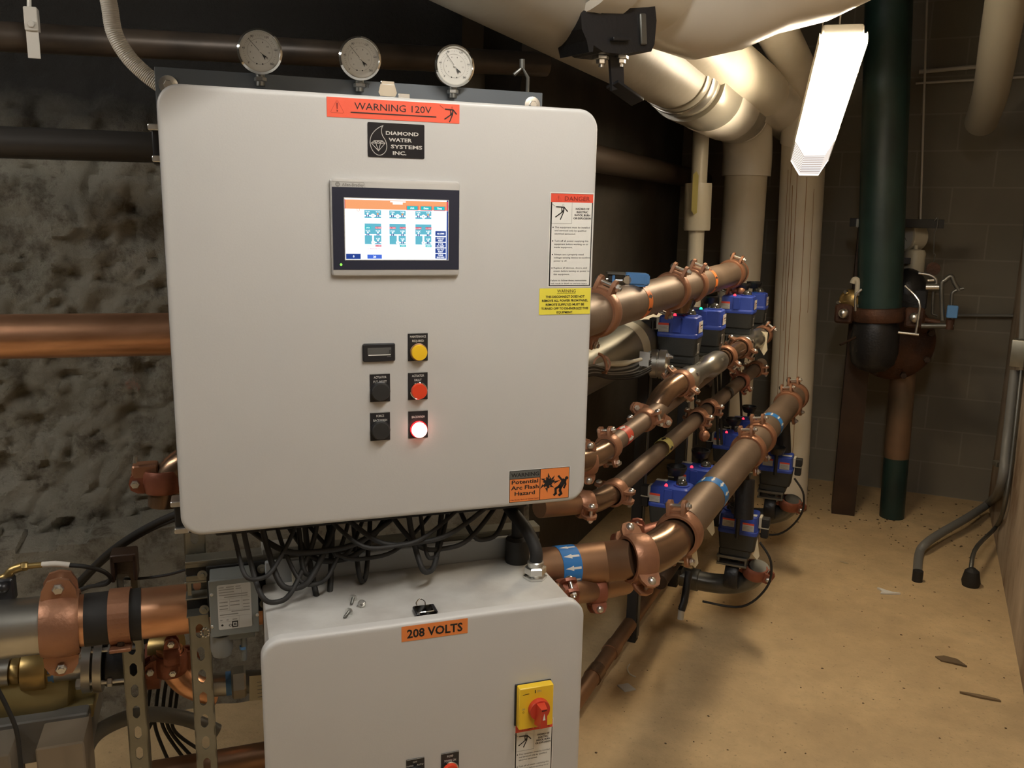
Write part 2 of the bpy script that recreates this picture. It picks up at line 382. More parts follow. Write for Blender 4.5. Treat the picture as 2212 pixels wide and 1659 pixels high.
# ================================================================== lamps
LENS = mat('lit_prismatic_lens', (.9, .88, .8), .35, emit=((1.0, .82, .58), LAMP_E))
LENSR = mat('prismatic_lens_rib', (.1, .1, .1), .3, emit=((1.0, .92, .82), 1.7))
LENSE = mat('dim_lens_end', (.05, .05, .05), .5, emit=((.36, .29, .27), 1.0))
HOUS = mat('white_lamp_housing', (.75, .73, .68), .4)
def lamp(pn, pf, wd, label, name='strip_lamp', ribs=True, lensm=None):
    ax = (pf-pn); Lh = ax.length; ax.normalize()
    t = thing(name, (pn+pf)/2, label, 'lamp')
    F = fr(pn, V((0, 0, 1)).cross(ax) if abs(ax.z) < .95 else V((1, 0, 0)), V((0, 0, 1)))
    x = ax.cross(V((0, 0, 1))).normalized(); y = x.cross(ax)
    F = Matrix([[x[i], y[i], ax[i], pn[i]] for i in range(3)]+[[0, 0, 0, 1]])
    h = wd/2
    prof = [(-h, .03), (-h, -.0), (-h*.52, -.065), (h*.52, -.065), (h, 0), (h, .03)]
    g = MB(); ze = Lh-.17 if ribs else Lh-.012; g.prism(F, prof, .012, ze, lensm or LENS); g.build('lens', t)
    if ribs: g = MB(); g.prism(F, prof, ze, Lh-.012, LENSE); g.build('lens', t, label='dim ribbed lower end of the lens')
    if ribs:
        r = MB()
        pr2 = [(a*1.02, b*1.04-.001) for a, b in prof]
        n = int(Lh/.0125)
        for i in range(n+1):
            z = Lh-.17+i*.0155
            if z > Lh-.01: break
            for (a0, b0), (a1, b1) in zip(pr2, pr2[1:]):
                r.add([F@V((a0, b0, z)), F@V((a1, b1, z)), F@V((a1, b1, z+.0055)), F@V((a0, b0, z+.0055))], [(0, 1, 2, 3)], LENSR)
        r.build('lens_ribs', t, kind='stuff')
    q = MB(); q.box(F, -h*.9, h*.9, .03, .075, 0, Lh, HOUS, .008); q.box(F, -h*1.05, -h*1.01, -.002, .04, 0, Lh, HOUS); q.box(F, h*1.01, h*1.05, -.002, .04, 0, Lh, HOUS); q.build('housing', t)
    for z0, z1 in ((-.004, .012), (Lh-.012, Lh+.004)):
        e = MB(); e.prism(F, [(a*1.01, b*1.02) for a, b in prof], z0, z1, (LENS if z0 < 0 else LENSR) if ribs else HOUS); e.build('end_cap', t)
    for z in (.12, Lh-.12):
        c = MB(); p0 = F@V((0, .07, z)); c.cyl(p0, (p0.x, p0.y, 2.95), .003, ZINC, 8); c.build('hanger_rod', t)
    return t
LAMP_NEAR = P(1822, 92, 2.92); LAMP_FAR = P(1748, 348, 3.7)
lamp(LAMP_NEAR, LAMP_FAR, .15, 'glaring white prismatic strip lamp hanging beside the white pipes')
LENS2 = mat('lit_lens_behind_photographer', (.9, .88, .8), .35, emit=((1.0, .97, .91), LAMP2_E))
lamp(V((.03, .30, 2.62)), V((.03, 1.40, 2.62)), .16, 'white strip lamp hanging over the aisle above the photographer', ribs=False, lensm=LENS2)

LENS3 = mat('lit_lens_on_the_left', (.9, .88, .8), .35, emit=((1.0, .95, .88), LAMP3_E))
lamp(V((-2.9, -.35, 2.6)), V((-1.75, -.35, 2.6)), .16, 'white strip lamp hanging left of the photographer', ribs=False, lensm=LENS3)
# ================================================================== cabinets
def cab_door(mb, u0, v0, u1, v1, s, rad, th, m):
    F = pfr((u0+u1)/2, (v0+v1)/2, s); w, h = u1-u0, v1-v0
    pr = [(rrect(w, h, rad, 8, 0), -th), (rrect(w, h, rad, 8, 0), -.007), (rrect(w, h, rad, 8, .0008), -.004), (rrect(w, h, rad, 8, .0026), -.0016), (rrect(w, h, rad, 8, .006), -.0003), (rrect(w, h, rad, 8, .010), 0)]
    return mb.loft(F, pr, m, smooth=True)
UC = thing('control_cabinet', W3(0, -.38, -.12), 'large upper pale grey control cabinet with the lit touch screen', 'electrical cabinet')
d = MB(); cab_door(d, -.3835, -.381, .3833, .381, 0, .036, .024, CAB); d.build('door', UC)
d = MB(); F = pfr(0, 0, 0)
d.box(F, -.368, .368, -.366, .366, -.205, -.030, CAB, .006); d.build('enclosure', UC)
d = MB(); d.box(F, -.374, .374, -.372, .372, -.031, -.0235, GASK, .003); d.build('gasket', UC)
for v in (.300, .318, -.33):
    pass
for v, hh in ((.305, .05), (-.335, .05)):
    d = MB(); d.box(F, -.395, -.366, v-hh, v+.012, -.07, -.03, BLK, .003); d.box(F, -.400, -.372, v+.004, v+.014, -.06, -.02, ZINC, .002); d.box(F, -.396, -.372, v-hh+.004, v-hh+.014, -.06, -.02, ZINC, .002)
    d.build('hinge', UC)
def latch(par, F, m=CHROME):
    d = MB(); d.prism(F, [(-.013, 0), (.013, 0), (.016, .006), (.012, .020), (-.012, .020), (-.016, .006)], .0, .004, m)
    d.box(F, -.0115, .0115, .019, .025, -.003, .005, m, .001); d.build('latch', par, label='shiny chrome clamp latch')
x, y = uv(836, 209, -.015); latch(UC, pfr(x, y, -.012))
x, y = uv(872, 208, -.02); d = MB(); d.box(pfr(x, y, -.02), -.010, .010, -.004, .004, 0, .004, ZINC, .001); d.build('latch_plate', UC)

def R4(x0, y0, x1, y1, s=0):
    u0, v1 = uv(x0, y0, s); u1, v0 = uv(x1, y1, s); return u0, v0, u1, v1
def shock_man(mb, F, x, y, k, m, bg):                          # falling figure struck by a bolt, k = height
    def ln(pts, w): mb.line(F, [(x+a*k, y+b*k) for a, b in pts], w*k, .0008, m)
    mb.ringf(F, x+.05*k, y+.40*k, .06*k, .012*k, .0008, m)
    ln([(-.42, .30), (.12, .28)], .065); ln([(.12, .28), (.36, .02)], .065)
    mb.poly(F, [(x+a*k, y+b*k) for a, b in [(-.08, .30), (.16, .30), (.12, -.06), (-.06, -.06)]], .0008, m)
    ln([(-.02, -.04), (-.45, -.34)], .07); ln([(.08, -.04), (-.12, -.5)], .07)
    mb.poly(F, [(x+a*k, y+b*k) for a, b in [(.0, .22), (.05, .26), (.03, .16), (.07, .16), (.0, .04), (.02, .13), (-.02, .13)]], .001, bg)
    ln([(-.78, .52), (-.56, .36)], .02); ln([(-.66, .43), (-.5, .33)], .012)
def tri_mark(mb, F, x, y, k, m):
    mb.line(F, [(x-.42*k, y-.42*k), (x-.5*k, y-.36*k), (x-.06*k, y+.46*k), (x+.06*k, y+.46*k), (x+.5*k, y-.36*k), (x+.42*k, y-.42*k), (x-.42*k, y-.42*k)], .014*k, .0008, m)
    mb.poly(F, [(x-.06*k, y+.32*k), (x+.06*k, y+.32*k), (x+.03*k, y-.14*k), (x-.03*k, y-.14*k)], .0008, m); mb.disc(F, x, y-.27*k, .055*k, .0008, m, 12)

# orange-red WARNING 120V
u0, v0, u1, v1 = R4(705.2, 208.6, 992.2, 267.4); v1 = uv(705.2, 208.6)[1]; v0 = uv(992.2, 267.4)[1]
F = pfr((u0+u1)/2, (v0+v1)/2, .0006); w, h = u1-u0, v1-v0
s = MB(); s.box(F, -w/2, w/2, -h/2, h/2, -.0004, 0, REDO); tri_mark(s, F, -w*.425, -h*.0, h*.68, DKRED); tri_mark_w = 0
s.txt(F, 'WARNING 120V', -w*.30, -h*.05, h*.36, LTBLK, w=w*.58); s.line(F, [(-w*.325, -h*.215), (w*.315, -h*.215)], h*.055, .0005, LTBLK)
shock_man(s, F, w*.435, -h*.02, h*.82, LTBLK, REDO); s.build('warning_sticker', UC, label='orange-red WARNING 120V sticker')
# dark logo plate with drop and gem
u0, v0, u1, v1 = R4(793.6, 263.4, 916.6, 343.5); F = pfr((u0+u1)/2, (v0+v1)/2, .001); w, h = u1-u0, v1-v0
s = MB(); s.loft(F, [(rrect(w, h, .002, 3), -.001), (rrect(w, h, .002, 3), .0)], NAVY)
def nz(x, y): return (x/100-.5)*w, (.5-y/100)*h            # percent coordinates, y down
drop = [(27, 8), (20, 14), (12, 25), (6, 40), (4, 58), (6, 74), (11, 87), (18, 94), (25, 92), (31, 82), (33, 68), (31, 52), (26, 38), (24, 27), (24.5, 16), (27, 8)]
s.line(F, [tuple(p.xy) for p in smooth_path([V((*nz(a, b), 0)) for a, b in drop], 4)], .0011, .0004, SILV)
gem = [(6, 60), (11, 53), (25, 52), (30, 59), (18.5, 82), (6, 60)]
for pl in (gem, [(6, 60), (30, 59)], [(11, 53), (14, 60), (18.5, 82), (22, 60), (25, 52)], [(14, 60), (18, 53), (22, 60)]): s.line(F, [nz(a, b) for a, b in pl], .0009, .0004, SILV)
for cx in (11.5, 18, 24): s.ringf(F, *nz(cx, 56.5), .0022, .0007, .0005, SILV, 10)
for t, a, b, ww in (('DIAMOND', 31.5, 34, 58), ('WATER', 36.5, 53, 41), ('SYSTEMS', 40, 72.5, 56), ('INC.', 43.5, 91, 24)): s.txt(F, t, *nz(a, b), h*.105, SILV, w=w*ww/100, bold=True)
s.build('maker_plate', UC, label='dark plate with silver drop and gem emblem')

# touch screen
s = MB(); u0, v0, u1, v1 = R4(711.8, 383.5, 990, 595); F = pfr((u0+u1)/2, (v0+v1)/2, 0); w, h = u1-u0, v1-v0
s.loft(F, [(rrect(w, h, .006, 4), .0005), (rrect(w, h, .006, 4), .006), (rrect(w, h, .006, 4, .002), .0085), (rrect(w, h, .006, 4, .006), .009)], BEZEL, smooth=True)
s.line(F, [(-w*.485, h*.46), (-w*.255, h*.46), (-w*.245, h*.44), (-w*.243, h*.40)], .0005, .0094, LGREY)
s.disc(F, -w*.447, h*.435, .0042, .0094, LGREY); s.txt(F, 'AB', -w*.447, h*.424, .0026, BEZEL, 'c', z=.0098)
s.txt(F, 'Allen-Bradley', -w*.415, h*.418, .0052, LGREY, w=w*.165, bold=True, z=.0094)
TS = s.build('touch_screen', UC, label='touch screen terminal in a silver bezel')
a0, b0, a1, b1 = R4(715.4, 403.5, 988.2, 581.5); Fb = pfr((a0+a1)/2, (b0+b1)/2, .0092)
s = MB(); s.box(Fb, -(a1-a0)/2, (a1-a0)/2, -(b1-b0)/2, (b1-b0)/2, -.002, .0003, BEZB); s.line(Fb, [(0, 0), (0, 0)], .1, 0, BEZB); s.build('screen_border', TS)
a0, b0, a1, b1 = R4(742.8, 428, 964.5, 560.4); W, H = a1-a0, b1-b0; F = fr(W3(a0, b1, .0098), PT, PU)   # origin top left
def q(a, b): return a*W, -b*H
s = MB()
def rc(a, b, c, d, z, m): s.rect(F, a*W, -d*H, c*W, -b*H, z, m)
rc(-.008, -.012, 1.008, 1.012, 0, PAPERG); rc(0, 0, 1, 1, .0002, S_W)
rc(0, .02, 1, .17, .0003, S_O); rc(-.001, .02, .004, .17, .0004, S_R); rc(.985, .02, 1.0, .17, .0004, S_R); rc(.985, .0, 1.0, 1, .00035, S_N); rc(.985, .02, .999, .17, .0005, S_R)
rc(0, .175, 1, .178, .0004, S_W)
rc(.43, .03, .58, .05, .0005, S_W); rc(.455, .05, .55, .085, .0005, S_W); s.ringf(F, *q(.125, .185), .0024, .0006, .0005, S_O, 12)
for a, t in ((.592, 'Ack'), (.728, 'Date'), (.86, 'Time')): rc(a-.004, .10, a+.112, .175, .0004, S_R); rc(a, .105, a+.105, .165, .0005, S_B); s.txt(F, t, *q(a+.052, .150), H*.03, S_W, 'c', z=.0007, bold=True)
def bow(a, b):
    s.poly(F, [q(a-.013, b-.022), q(a, b), q(a-.013, b+.022)], .0008, S_N); s.poly(F, [q(a+.013, b-.022), q(a, b), q(a+.013, b+.022)], .0008, S_N)
for a, n in ((.183, 1), (.421, 2), (.674, 3)):
    rc(a, .185, a+.158, .315, .0005, S_T); rc(a, .265, a+.158, .288, .0006, S_W); s.disc(F, *q(a+.08, .277), .0036, .0007, S_W, 14); s.disc(F, *q(a+.08, .277), .0007, .0009, S_N, 8)
    for k in (.03, .126): s.disc(F, *q(a+k, .245), .0017, .0007, S_W if k < .1 else S_O, 10); bow(a+k, .277); s.txt(F, 'V-%d%s' % (n, 'A' if k < .1 else 'B'), *q(a+k, .222), H*.024, S_W, 'c', z=.0007, bold=True)
    rc(a, .405, a+.158, .745, .0005, S_T); rc(a, .575, a+.158, .598, .0006, S_W); rc(a+.07, .59, a+.088, .71, .0006, S_W); s.disc(F, *q(a+.08, .715), .0034, .0007, S_W, 14); s.disc(F, *q(a+.08, .715), .0006, .0009, S_N, 8); rc(a+.08, .705, a+.158, .725, .0006, S_W)
    for k, bb in ((.03, .586), (.126, .586), (.126, .715)): bow(a+k, bb); s.disc(F, *q(a+k, bb-.035), .0015, .0007, S_W, 10); s.txt(F, 'V-%d%s' % (n, 'CDE'[0 if k < .1 else 1 if bb < .6 else 2]), *q(a+k, bb-.05), H*.026, S_W, 'c', z=.0007, bold=True)
    for k, opn in ((0, n == 1), (.1, False)): rc(a+k, .455, a+k+.06, .49, .0007, S_B if opn else S_R); s.txt(F, 'OPEN' if opn else 'CLOSED', *q(a+k+.03, .484), H*.02, S_W, 'c', z=.0009)
    rc(a+.1, .752, a+.16, .785, .0007, S_R if n == 1 else S_B); s.txt(F, 'CLOSED' if n == 1 else 'OPEN', *q(a+.13, .779), H*.02, S_W, 'c', z=.0009)
rc(.195, .775, .28, .779, .0006, S_O); s.txt(F, 'SCREEN BUSY', *q(.27, .83), H*.022, S_R, 'c', w=.12*W, z=.0007)
for b_, t in ((.515, 'ALARMS'), (.615, 'FWD FLT\nRESET'), (.71, '3 VS\nFLT RESET'), (.805, 'VLV FLT\nRESET'), (.9, 'PURGE\nBACKWASH')):
    rc(.872, b_, .978, b_+.08, .0006, S_N)
    ls = t.split('\n')
    for i, l in enumerate(ls): s.txt(F, l, *q(.925, b_+(.055 if len(ls) == 1 else .035+.035*i)), H*.026, S_W, 'c', w=W*(.075 if len(l) > 5 else .05), z=.0008, bold=True)
rc(.003, .905, .142, .992, .0006, S_N); s.txt(F, '0', *q(.075, .965), H*.035, S_W, 'c', z=.0008, bold=True)
rc(.205, .915, .345, .985, .0006, S_L); s.txt(F, '20', *q(.275, .97), H*.035, S_W, 'c', z=.0008, bold=True)
s.build('display', TS, label='glowing white display with small blue valve diagrams')
x, y = uv(736.8, 571.5, .0095); s = MB(); s.disc(pfr(x, y, .0098), 0, 0, .0022, 0, em('led_green_small', (.35, 1, .12), 1.2)); s.build('power_light', TS)

# hour meter
u0, v0, u1, v1 = R4(782.8, 742.4, 852.9, 779); F = pfr((u0+u1)/2, (v0+v1)/2, 0); w, h = u1-u0, v1-v0
s = MB(); s.loft(F, [(rrect(w, h, .003, 3), 0), (rrect(w, h, .003, 3), .004), (rrect(w, h, .003, 3, .002), .006)], BLK, smooth=True)
s.rect(F, -w*.36, -h*.10, w*.37, h*.28, .0064, mat('lcd_grey', (.10, .10, .095), .2)); s.rect(F, -w*.34, -h*.15, w*.35, -h*.10, .0066, PAPER); s.rect(F, w*.24, -h*.24, w*.36, -h*.22, .0066, LGREY); s.txt(F, '0', w*.30, -h*.04, h*.2, LTBLK, z=.0068)
s.build('hour_meter', UC, label='black hour meter with grey window')
def button(par, x0, y0, x1, y1, bx, by, br, lines, cap, nm, lab, s0=0, ring=CHROME, name='push_button', hcap=.012, ts=1, lit=False):
    u0, v0, u1, v1 = R4(x0, y0, x1, y1, s0); v1 = uv(x0, y0, s0)[1]; F = pfr((u0+u1)/2, (v0+v1)/2, s0); w, h = u1-u0, v1-v0
    s = MB(); s.box(F, -w/2, w/2, -h/2, h/2, 0, .0018, BLK, .0006)
    s.rect(F, -w/2, h/2-.0008, w/2, h/2, .0020, PAPERG)
    for i, (t, ww) in enumerate(lines): s.txt(F, t, 0, h*(.38-.155*i if len(lines) > 1 else .28)-h*.045, h*.082*ts, PAPER, 'c', w=w*ww, z=.0022)
    o = s.build(name, par, label=lab)
    cu, cv = uv(bx, by, s0+.008); r = br
    F2 = pfr(cu, cv, s0)
    s = MB(); s.lathe(F2, [(r*1.09, .001), (r*1.10, .005), (r*1.02, .006)], ring); s.build('bezel_ring', o)
    s = MB(); s.lathe(F2, [(r*.97, .004), (r*.97, hcap), (r*.93, hcap+.0012), (0, hcap+.0016)], cap); s.build('button_cap', o)
    return o
K = 1350/1850.
button(UC, 881, 719.5, 923.7, 778.5, 905.5, 761.6, .0148, [('MAINTENANCE', .8), ('REQUIRED', .58)], BTNY, 0, 'yellow light marked MAINTENANCE REQUIRED', name='indicator_light', ring=COPPER2)
button(UC, 881.2, 804.5, 923.4, 861.7, 905.5, 845.1, .0148, [('ACTUATOR', .62), ('FAULT', .36)], BTNR, 0, 'dull red light marked ACTUATOR FAULT', name='indicator_light', ring=CHROME)
BL = button(UC, 881.9, 887.5, 923.7, 944.2, 905.8, 928.7, .0146, [('BACKWASH', .66)], BTNL, 0, 'glowing red light marked BACKWASH', name='indicator_light', ring=BTNRING)
button(UC, 798.8, 807.7, 842.7, 866.2, 822.5, 846.8, .0165, [('ACTUATOR', .62), ('FLT. RESET', .66)], BLKM, 0, 'black push button marked ACTUATOR FLT. RESET', ring=BLK)
button(UC, 799.3, 891.2, 842.7, 949.5, 822.8, 930.4, .0165, [('FORCE', .38), ('BACKWASH', .68)], BLKM, 0, 'black push button marked FORCE BACKWASH', ring=BLK)

def danger(par, u0, v1, w, h, s0):
    F = fr(W3(u0, v1, s0+.0006), PT, PU); s = MB()
    def r_(a, b, c, d, z, m): s.rect(F, a*w, -d*h, c*w, -b*h, z, m)
    s.box(F, 0, w, -h, 0, -.0004, 0, PAPER); r_(.02, .012, .98, .988, .0003, LTBLK); r_(.05, .018, .955, .978, .0005, PAPER)
    r_(.02, .015, .98, .103, .0006, RED); Fz = F@Matrix.Translation((0, 0, .0004))
    tri_mark(s, Fz, .19*w, -.062*h, .062*h, DKRED); s.txt(Fz, 'DANGER', .33*w, -.085*h, .047*h, DKRED, w=.57*w, z=.0008)
    s.line(F, [(.05*w, -.325*h), (.5*w, -.325*h), (.5*w, -.105*h)], .0005, .0008, LGREY)
    shock_man(s, Fz, .28*w, -.20*h, .165*h, LTBLK, PAPER)
    for i, (t, ww) in enumerate((('HAZARD OF', .31), ('ELECTRIC', .26), ('SHOCK, BURN', .36), ('OR EXPLOSION', .40))): s.txt(F, t, .74*w, -(.178+.033*i)*h, .020*h, LTBLK, 'c', w=ww*w, z=.001, bold=True)
    tx = (('This equipment must be installed', .80, 'and serviced only by qualified', .72, 'electrical personnel.', .48), ('Turn off all power supplying this', .78, 'equipment before working on or', .78, 'inside equipment.', .42),
          ('Always use a properly rated', .68, 'voltage sensing device to confirm', .83, 'power is off.', .30), ('Replace all devices, doors, and', .77, 'covers before turning on power to', .83, 'this equipment.', .37))
    for k, g in enumerate(tx):
        y = .372+.143*k; s.disc(F, .083*w, -(y-.007)*h, .0012, .0009, LTBLK, 10)
        for i in range(3): s.txt(F, g[2*i], .12*w, -(y+.034*i)*h, .018*h, LTBLK, w=g[2*i+1]*w, z=.001)
    s.txt(F, 'Failure to follow these instructions', .06*w, -.935*h, .018*h, LTBLK, w=.83*w, z=.001); s.txt(F, 'will result in death or serious injury', .06*w, -.968*h, .018*h, LTBLK, w=.84*w, z=.001)
    return s.build('danger_sticker', par, label='tall white sticker with a red DANGER band')
u0, v1 = uv(1188.3, 414.6); u1, v0 = uv(1275.8, 619.8); danger(UC, u0, v1, u1-u0, v1-v0, 0)
u0, v1 = uv(1165.3, 623); u1, v0 = uv(1273.8, 677.8); w, h = u1-u0, v1-v0; F = fr(W3(u0, v1, .0008), PT, PU)
s = MB(); s.box(F, 0, w, -h, 0, -.0004, 0, YEL); s.txt(F, 'WARNING', .52*w, -.16*h, .115*h, LTBLK, 'c', w=.36*w); s.line(F, [(.34*w, -.195*h), (.70*w, -.195*h)], .0005, .0004, LTBLK)
for i, (t, ww) in enumerate((('THIS DISCONNECT DOES NOT', .76), ('REMOVE ALL POWER FROM PANEL', .90), ('REMOTE SUPPLY(S) MUST BE', .75), ('TURNED OFF TO DE-ENERGIZE THIS', .92), ('EQUIPMENT.', .32))): s.txt(F, t, .5*w, -(.36+.15*i)*h, .085*h, LTBLK, 'c', w=ww*w, bold=True)
s.build('notice_sticker', UC, label='yellow WARNING disconnect sticker')
# arc flash sticker
u0, v1 = uv(1099.3, 1017.2); u1, v0 = uv(1229.2, 1074.8); w, h = u1-u0, v1-v0; F = fr(W3(u0, v1, .0006), PT, PU)
s = MB(); s.box(F, 0, w, -h, 0, -.0004, 0, PAPER)
def r_(a, b, c, d, z, m): s.rect(F, a*w, -d*h, c*w, -b*h, z, m)
r_(.008, .01, .992, .99, .0003, LTBLK); r_(.018, .025, .50, .255, .0005, mat('sticker_grey', (.12, .12, .11), .5)); r_(.018, .275, .50, .975, .0005, ORNG); r_(.512, .025, .982, .975, .0005, ORNG)
s.txt(F, 'WARNING', .26*w, -.205*h, .12*h, LTBLK, 'c', w=.45*w, bold=True, z=.0007)
for t, y, ww in (('Potential', .42, .43), ('Arc Flash', .60, .45), ('Hazard', .78, .33)): s.txt(F, t, .26*w, -y*h, .12*h, LTBLK, 'c', w=ww*w, bold=True, z=.0007)
s.txt(F, 'Can Shock, Burn or Cause Death', .26*w, -.93*h, .035*h, DKRED, 'c', w=.46*w, bold=True, z=.0007)
bx, by = .63, .46
for ang, ln_ in ((90, .30), (45, .30), (8, .40), (-35, .26), (-88, .30), (-142, .28), (150, .26)):
    a_ = math.radians(ang); dx, dy = math.cos(a_), -math.sin(a_); nx_, ny_ = -dy, dx
    def pt(r, o): return ((bx+(dx*r+nx_*o)*h/w)*w, -(by+dy*r+ny_*o)*h)
    R_ = ln_*1.05
    s.poly(F, [pt(0, -.06), pt(R_*.6, -.05), pt(R_*.5, -.005), pt(R_, 0.01), pt(R_*.45, .085), pt(R_*.55, .03), pt(0, .06)], .0008, LTBLK)
s.disc(F, bx*w, -by*h, .085*h, .0009, LTBLK, 12)
def mn(pts, wd): s.line(F, [(a*w, -b*h) for a, b in pts], wd*h, .0008, LTBLK)
s.lathe(F@Matrix.Translation((.945*w, -.36*h, .0006)), [(.055*h, 0), (.055*h, .0002)], LTBLK, 12)
mn([(.925, .40), (.90, .46)], .07); mn([(.90, .44), (.84, .62)], .15); mn([(.87, .42), (.81, .28)], .06); mn([(.92, .46), (.93, .56), (.905, .66)], .06)
mn([(.83, .60), (.765, .67), (.77, .82), (.745, .86)], .075); mn([(.85, .62), (.84, .74), (.86, .84), (.83, .88)], .08)
s.build('arc_flash_sticker', UC, label='orange Potential Arc Flash Hazard sticker')

# ------------------------------------------------------------------ lower cabinet
SL = .10
cx_, top_ = 0, 0
LU0 = uv(567, 1500, SL)[0]; LU1 = uv(1256.5, 1500, SL)[0]
LV1 = (uv(640, 1378, SL)[1]+uv(1239, 1298.5, SL)[1])/2
LC = thing('power_cabinet', W3((LU0+LU1)/2, LV1-.7, SL-.13), 'lower pale grey cabinet with the 208 VOLTS label', 'electrical cabinet')
d = MB(); cab_door(d, LU0, LV1-.71, LU1, LV1, SL, .036, .022, CAB); d.build('door', LC)
F = pfr(0, 0, 0)
ET = LV1-.012
d = MB(); d.box(F, LU0+.014, LU1-.014, LV1-.7, ET, SL-.272, SL-.024, CABT, .006); d.build('enclosure', LC)
d = MB(); d.box(F, LU0+.02, LU1-.02, LV1-.69, ET+.001, SL-.028, SL-.02, GASK); d.build('gasket', LC)
d = MB(); d.box(F, LU0+.022, LU1-.03, LV1-.3, ET+.045, SL-.286, SL-.273, mat('bluish_grey_flange', (.40, .42, .43), .5), .003); d.build('mounting_flange', LC)
x = (PZ(917, 1322, (PC+PU*ET).z)-PC); K_ = 1.15
d = MB(); Fl = fr(W3(x.dot(PT), ET, x.dot(PNV)), PT, -PNV)@Matrix.Scale(1.17, 4)      # lies on the top face
d.box(Fl, -.018, .018, -.020, .010, .0, .008, BLK, .002); d.box(Fl, -.014, .016, -.034, -.018, .004, .009, CHROME, .002)
d.tube([Fl@V((-.009, .008, .006)), Fl@V((-.010, .016, .010)), Fl@V((-.003, .022, .013)), Fl@V((.004, .016, .010)), Fl@V((.003, .008, .006))], .0013, CHROME, 8, sub=4)
d.box(Fl, -.016, .012, -.018, .006, .008, .0095, CHROME, .001)
d.build('latch', LC, label='chrome and black clamp latch')
u0, v1 = uv(867.2, 1353.5, SL); u1, v0 = uv(1010, 1367.5, SL); h = uv(1005, 1336.5, SL)[1]-uv(1010, 1367.5, SL)[1]; vm = (uv(867.2, 1353.5, SL)[1]+uv(867.2, 1385.5, SL)[1]+uv(1010, 1336, SL)[1]+uv(1010, 1367.7, SL)[1])/4
F = fr(W3((u0+u1)/2, vm, SL+.0006), PT, PU); w = u1-u0
s = MB(); s.box(F, -w/2, w/2, -h/2, h/2, -.0004, 0, ORNG); s.txt(F, '208 VOLTS', 0, -h*.29, h*.56, LTBLK, 'c', w=w*.84, bold=True); s.build('voltage_sticker', LC, label='orange 208 VOLTS sticker')
# rotary disconnect
ua, va = uv(1122.5, 1489, SL+.02); ub, vb = uv(1196.5, 1478, SL+.02); uc, vc = uv(1119, 1566, SL+.02)
F = pfr((ua+ub)/2, (va+vb)/2-(ub-ua)*.62, SL); w = ub-ua; h = w*1.24
s = MB(); s.box(F, -w/2-.003, w/2+.001, -h/2, h/2, 0, .004, BLKM, .001); s.box(F, -w/2, w/2, -h/2, h/2, .003, .020, SWY, .0025)
s.line(F, [(-w*.04, h*.36), (-w*.04, h*.42)], .0018, .0204, LTBLK); s.txt(F, 'ON', 0, h*.365, h*.05, LGREY, z=.0204); s.txt(F, 'OFF', -w*.42, -h*.02, h*.045, LGREY, z=.0204, w=w*.09); s.ringf(F, -w*.375, -h*.07, .0016, .0005, .0204, LTBLK, 12); s.line(F, [(-w*.4, h*.35), (-w*.22, h*.36)], .001, .0204, LTBLK)
sw = s.build('disconnect_switch', LC, label='yellow rotary disconnect with a red handle')
s = MB(); F2 = F@Matrix.Translation((w*.06, -h*.02, 0)); r = w*.30
s.lathe(F2, [(r, .020), (r, .029), (r*.95, .031), (0, .031)], SWR, 32)
s.loft(F2, [([(r*.42, r*.8), (-r*.42, r*.8), (-r*.5, -r*1.35), (r*.5, -r*1.35)], .028), ([(r*.28, r*.72), (-r*.28, r*.72), (-r*.32, -r*1.15), (r*.32, -r*1.15)], .052)], SWR)
s.poly(F2, [(0, r*.35), (-r*.13, -r*.35), (r*.13, -r*.35)], .0525, PAPER); s.line(F2, [(-r*.2, r*.6), (r*.2, r*.6)], .002, .0525, LTBLK); s.build('handle', sw)
u0, v1 = uv(1111.8, 1563.5, SL); u1, _ = uv(1195.4, 1550.5, SL); danger(LC, u0, (uv(1195.4, 1550.5, SL)[1]+v1)/2, u1-u0, (u1-u0)*2.28, SL)
o = button(LC, 877.3, 1641.6, 916.6, 1690, 897, 1676, .0155, [], BLKM, 0, 'black selector marked HAND OFF AUTO', s0=SL, name='selector_switch', ring=BLK)
u0, v1 = uv(877.3, 1641.6, SL); F = fr(W3(u0, v1, SL+.0022), PT, PU)
s = MB(); s.txt(F, 'OFF', .0165, -.0075, .0033, PAPER, 'c'); s.txt(F, 'HAND', .0070, -.0145, .0033, PAPER, 'c'); s.txt(F, 'AUTO', .0262, -.0145, .0033, PAPER, 'c'); s.build('lettering', o)
button(LC, 952.7, 1628, 990.7, 1680, 973.5, 1665, .0150, [('PUMP', .34), ('POWER ON', .64)], BTNR, 0, 'red light marked PUMP POWER ON', s0=SL, name='indicator_light')

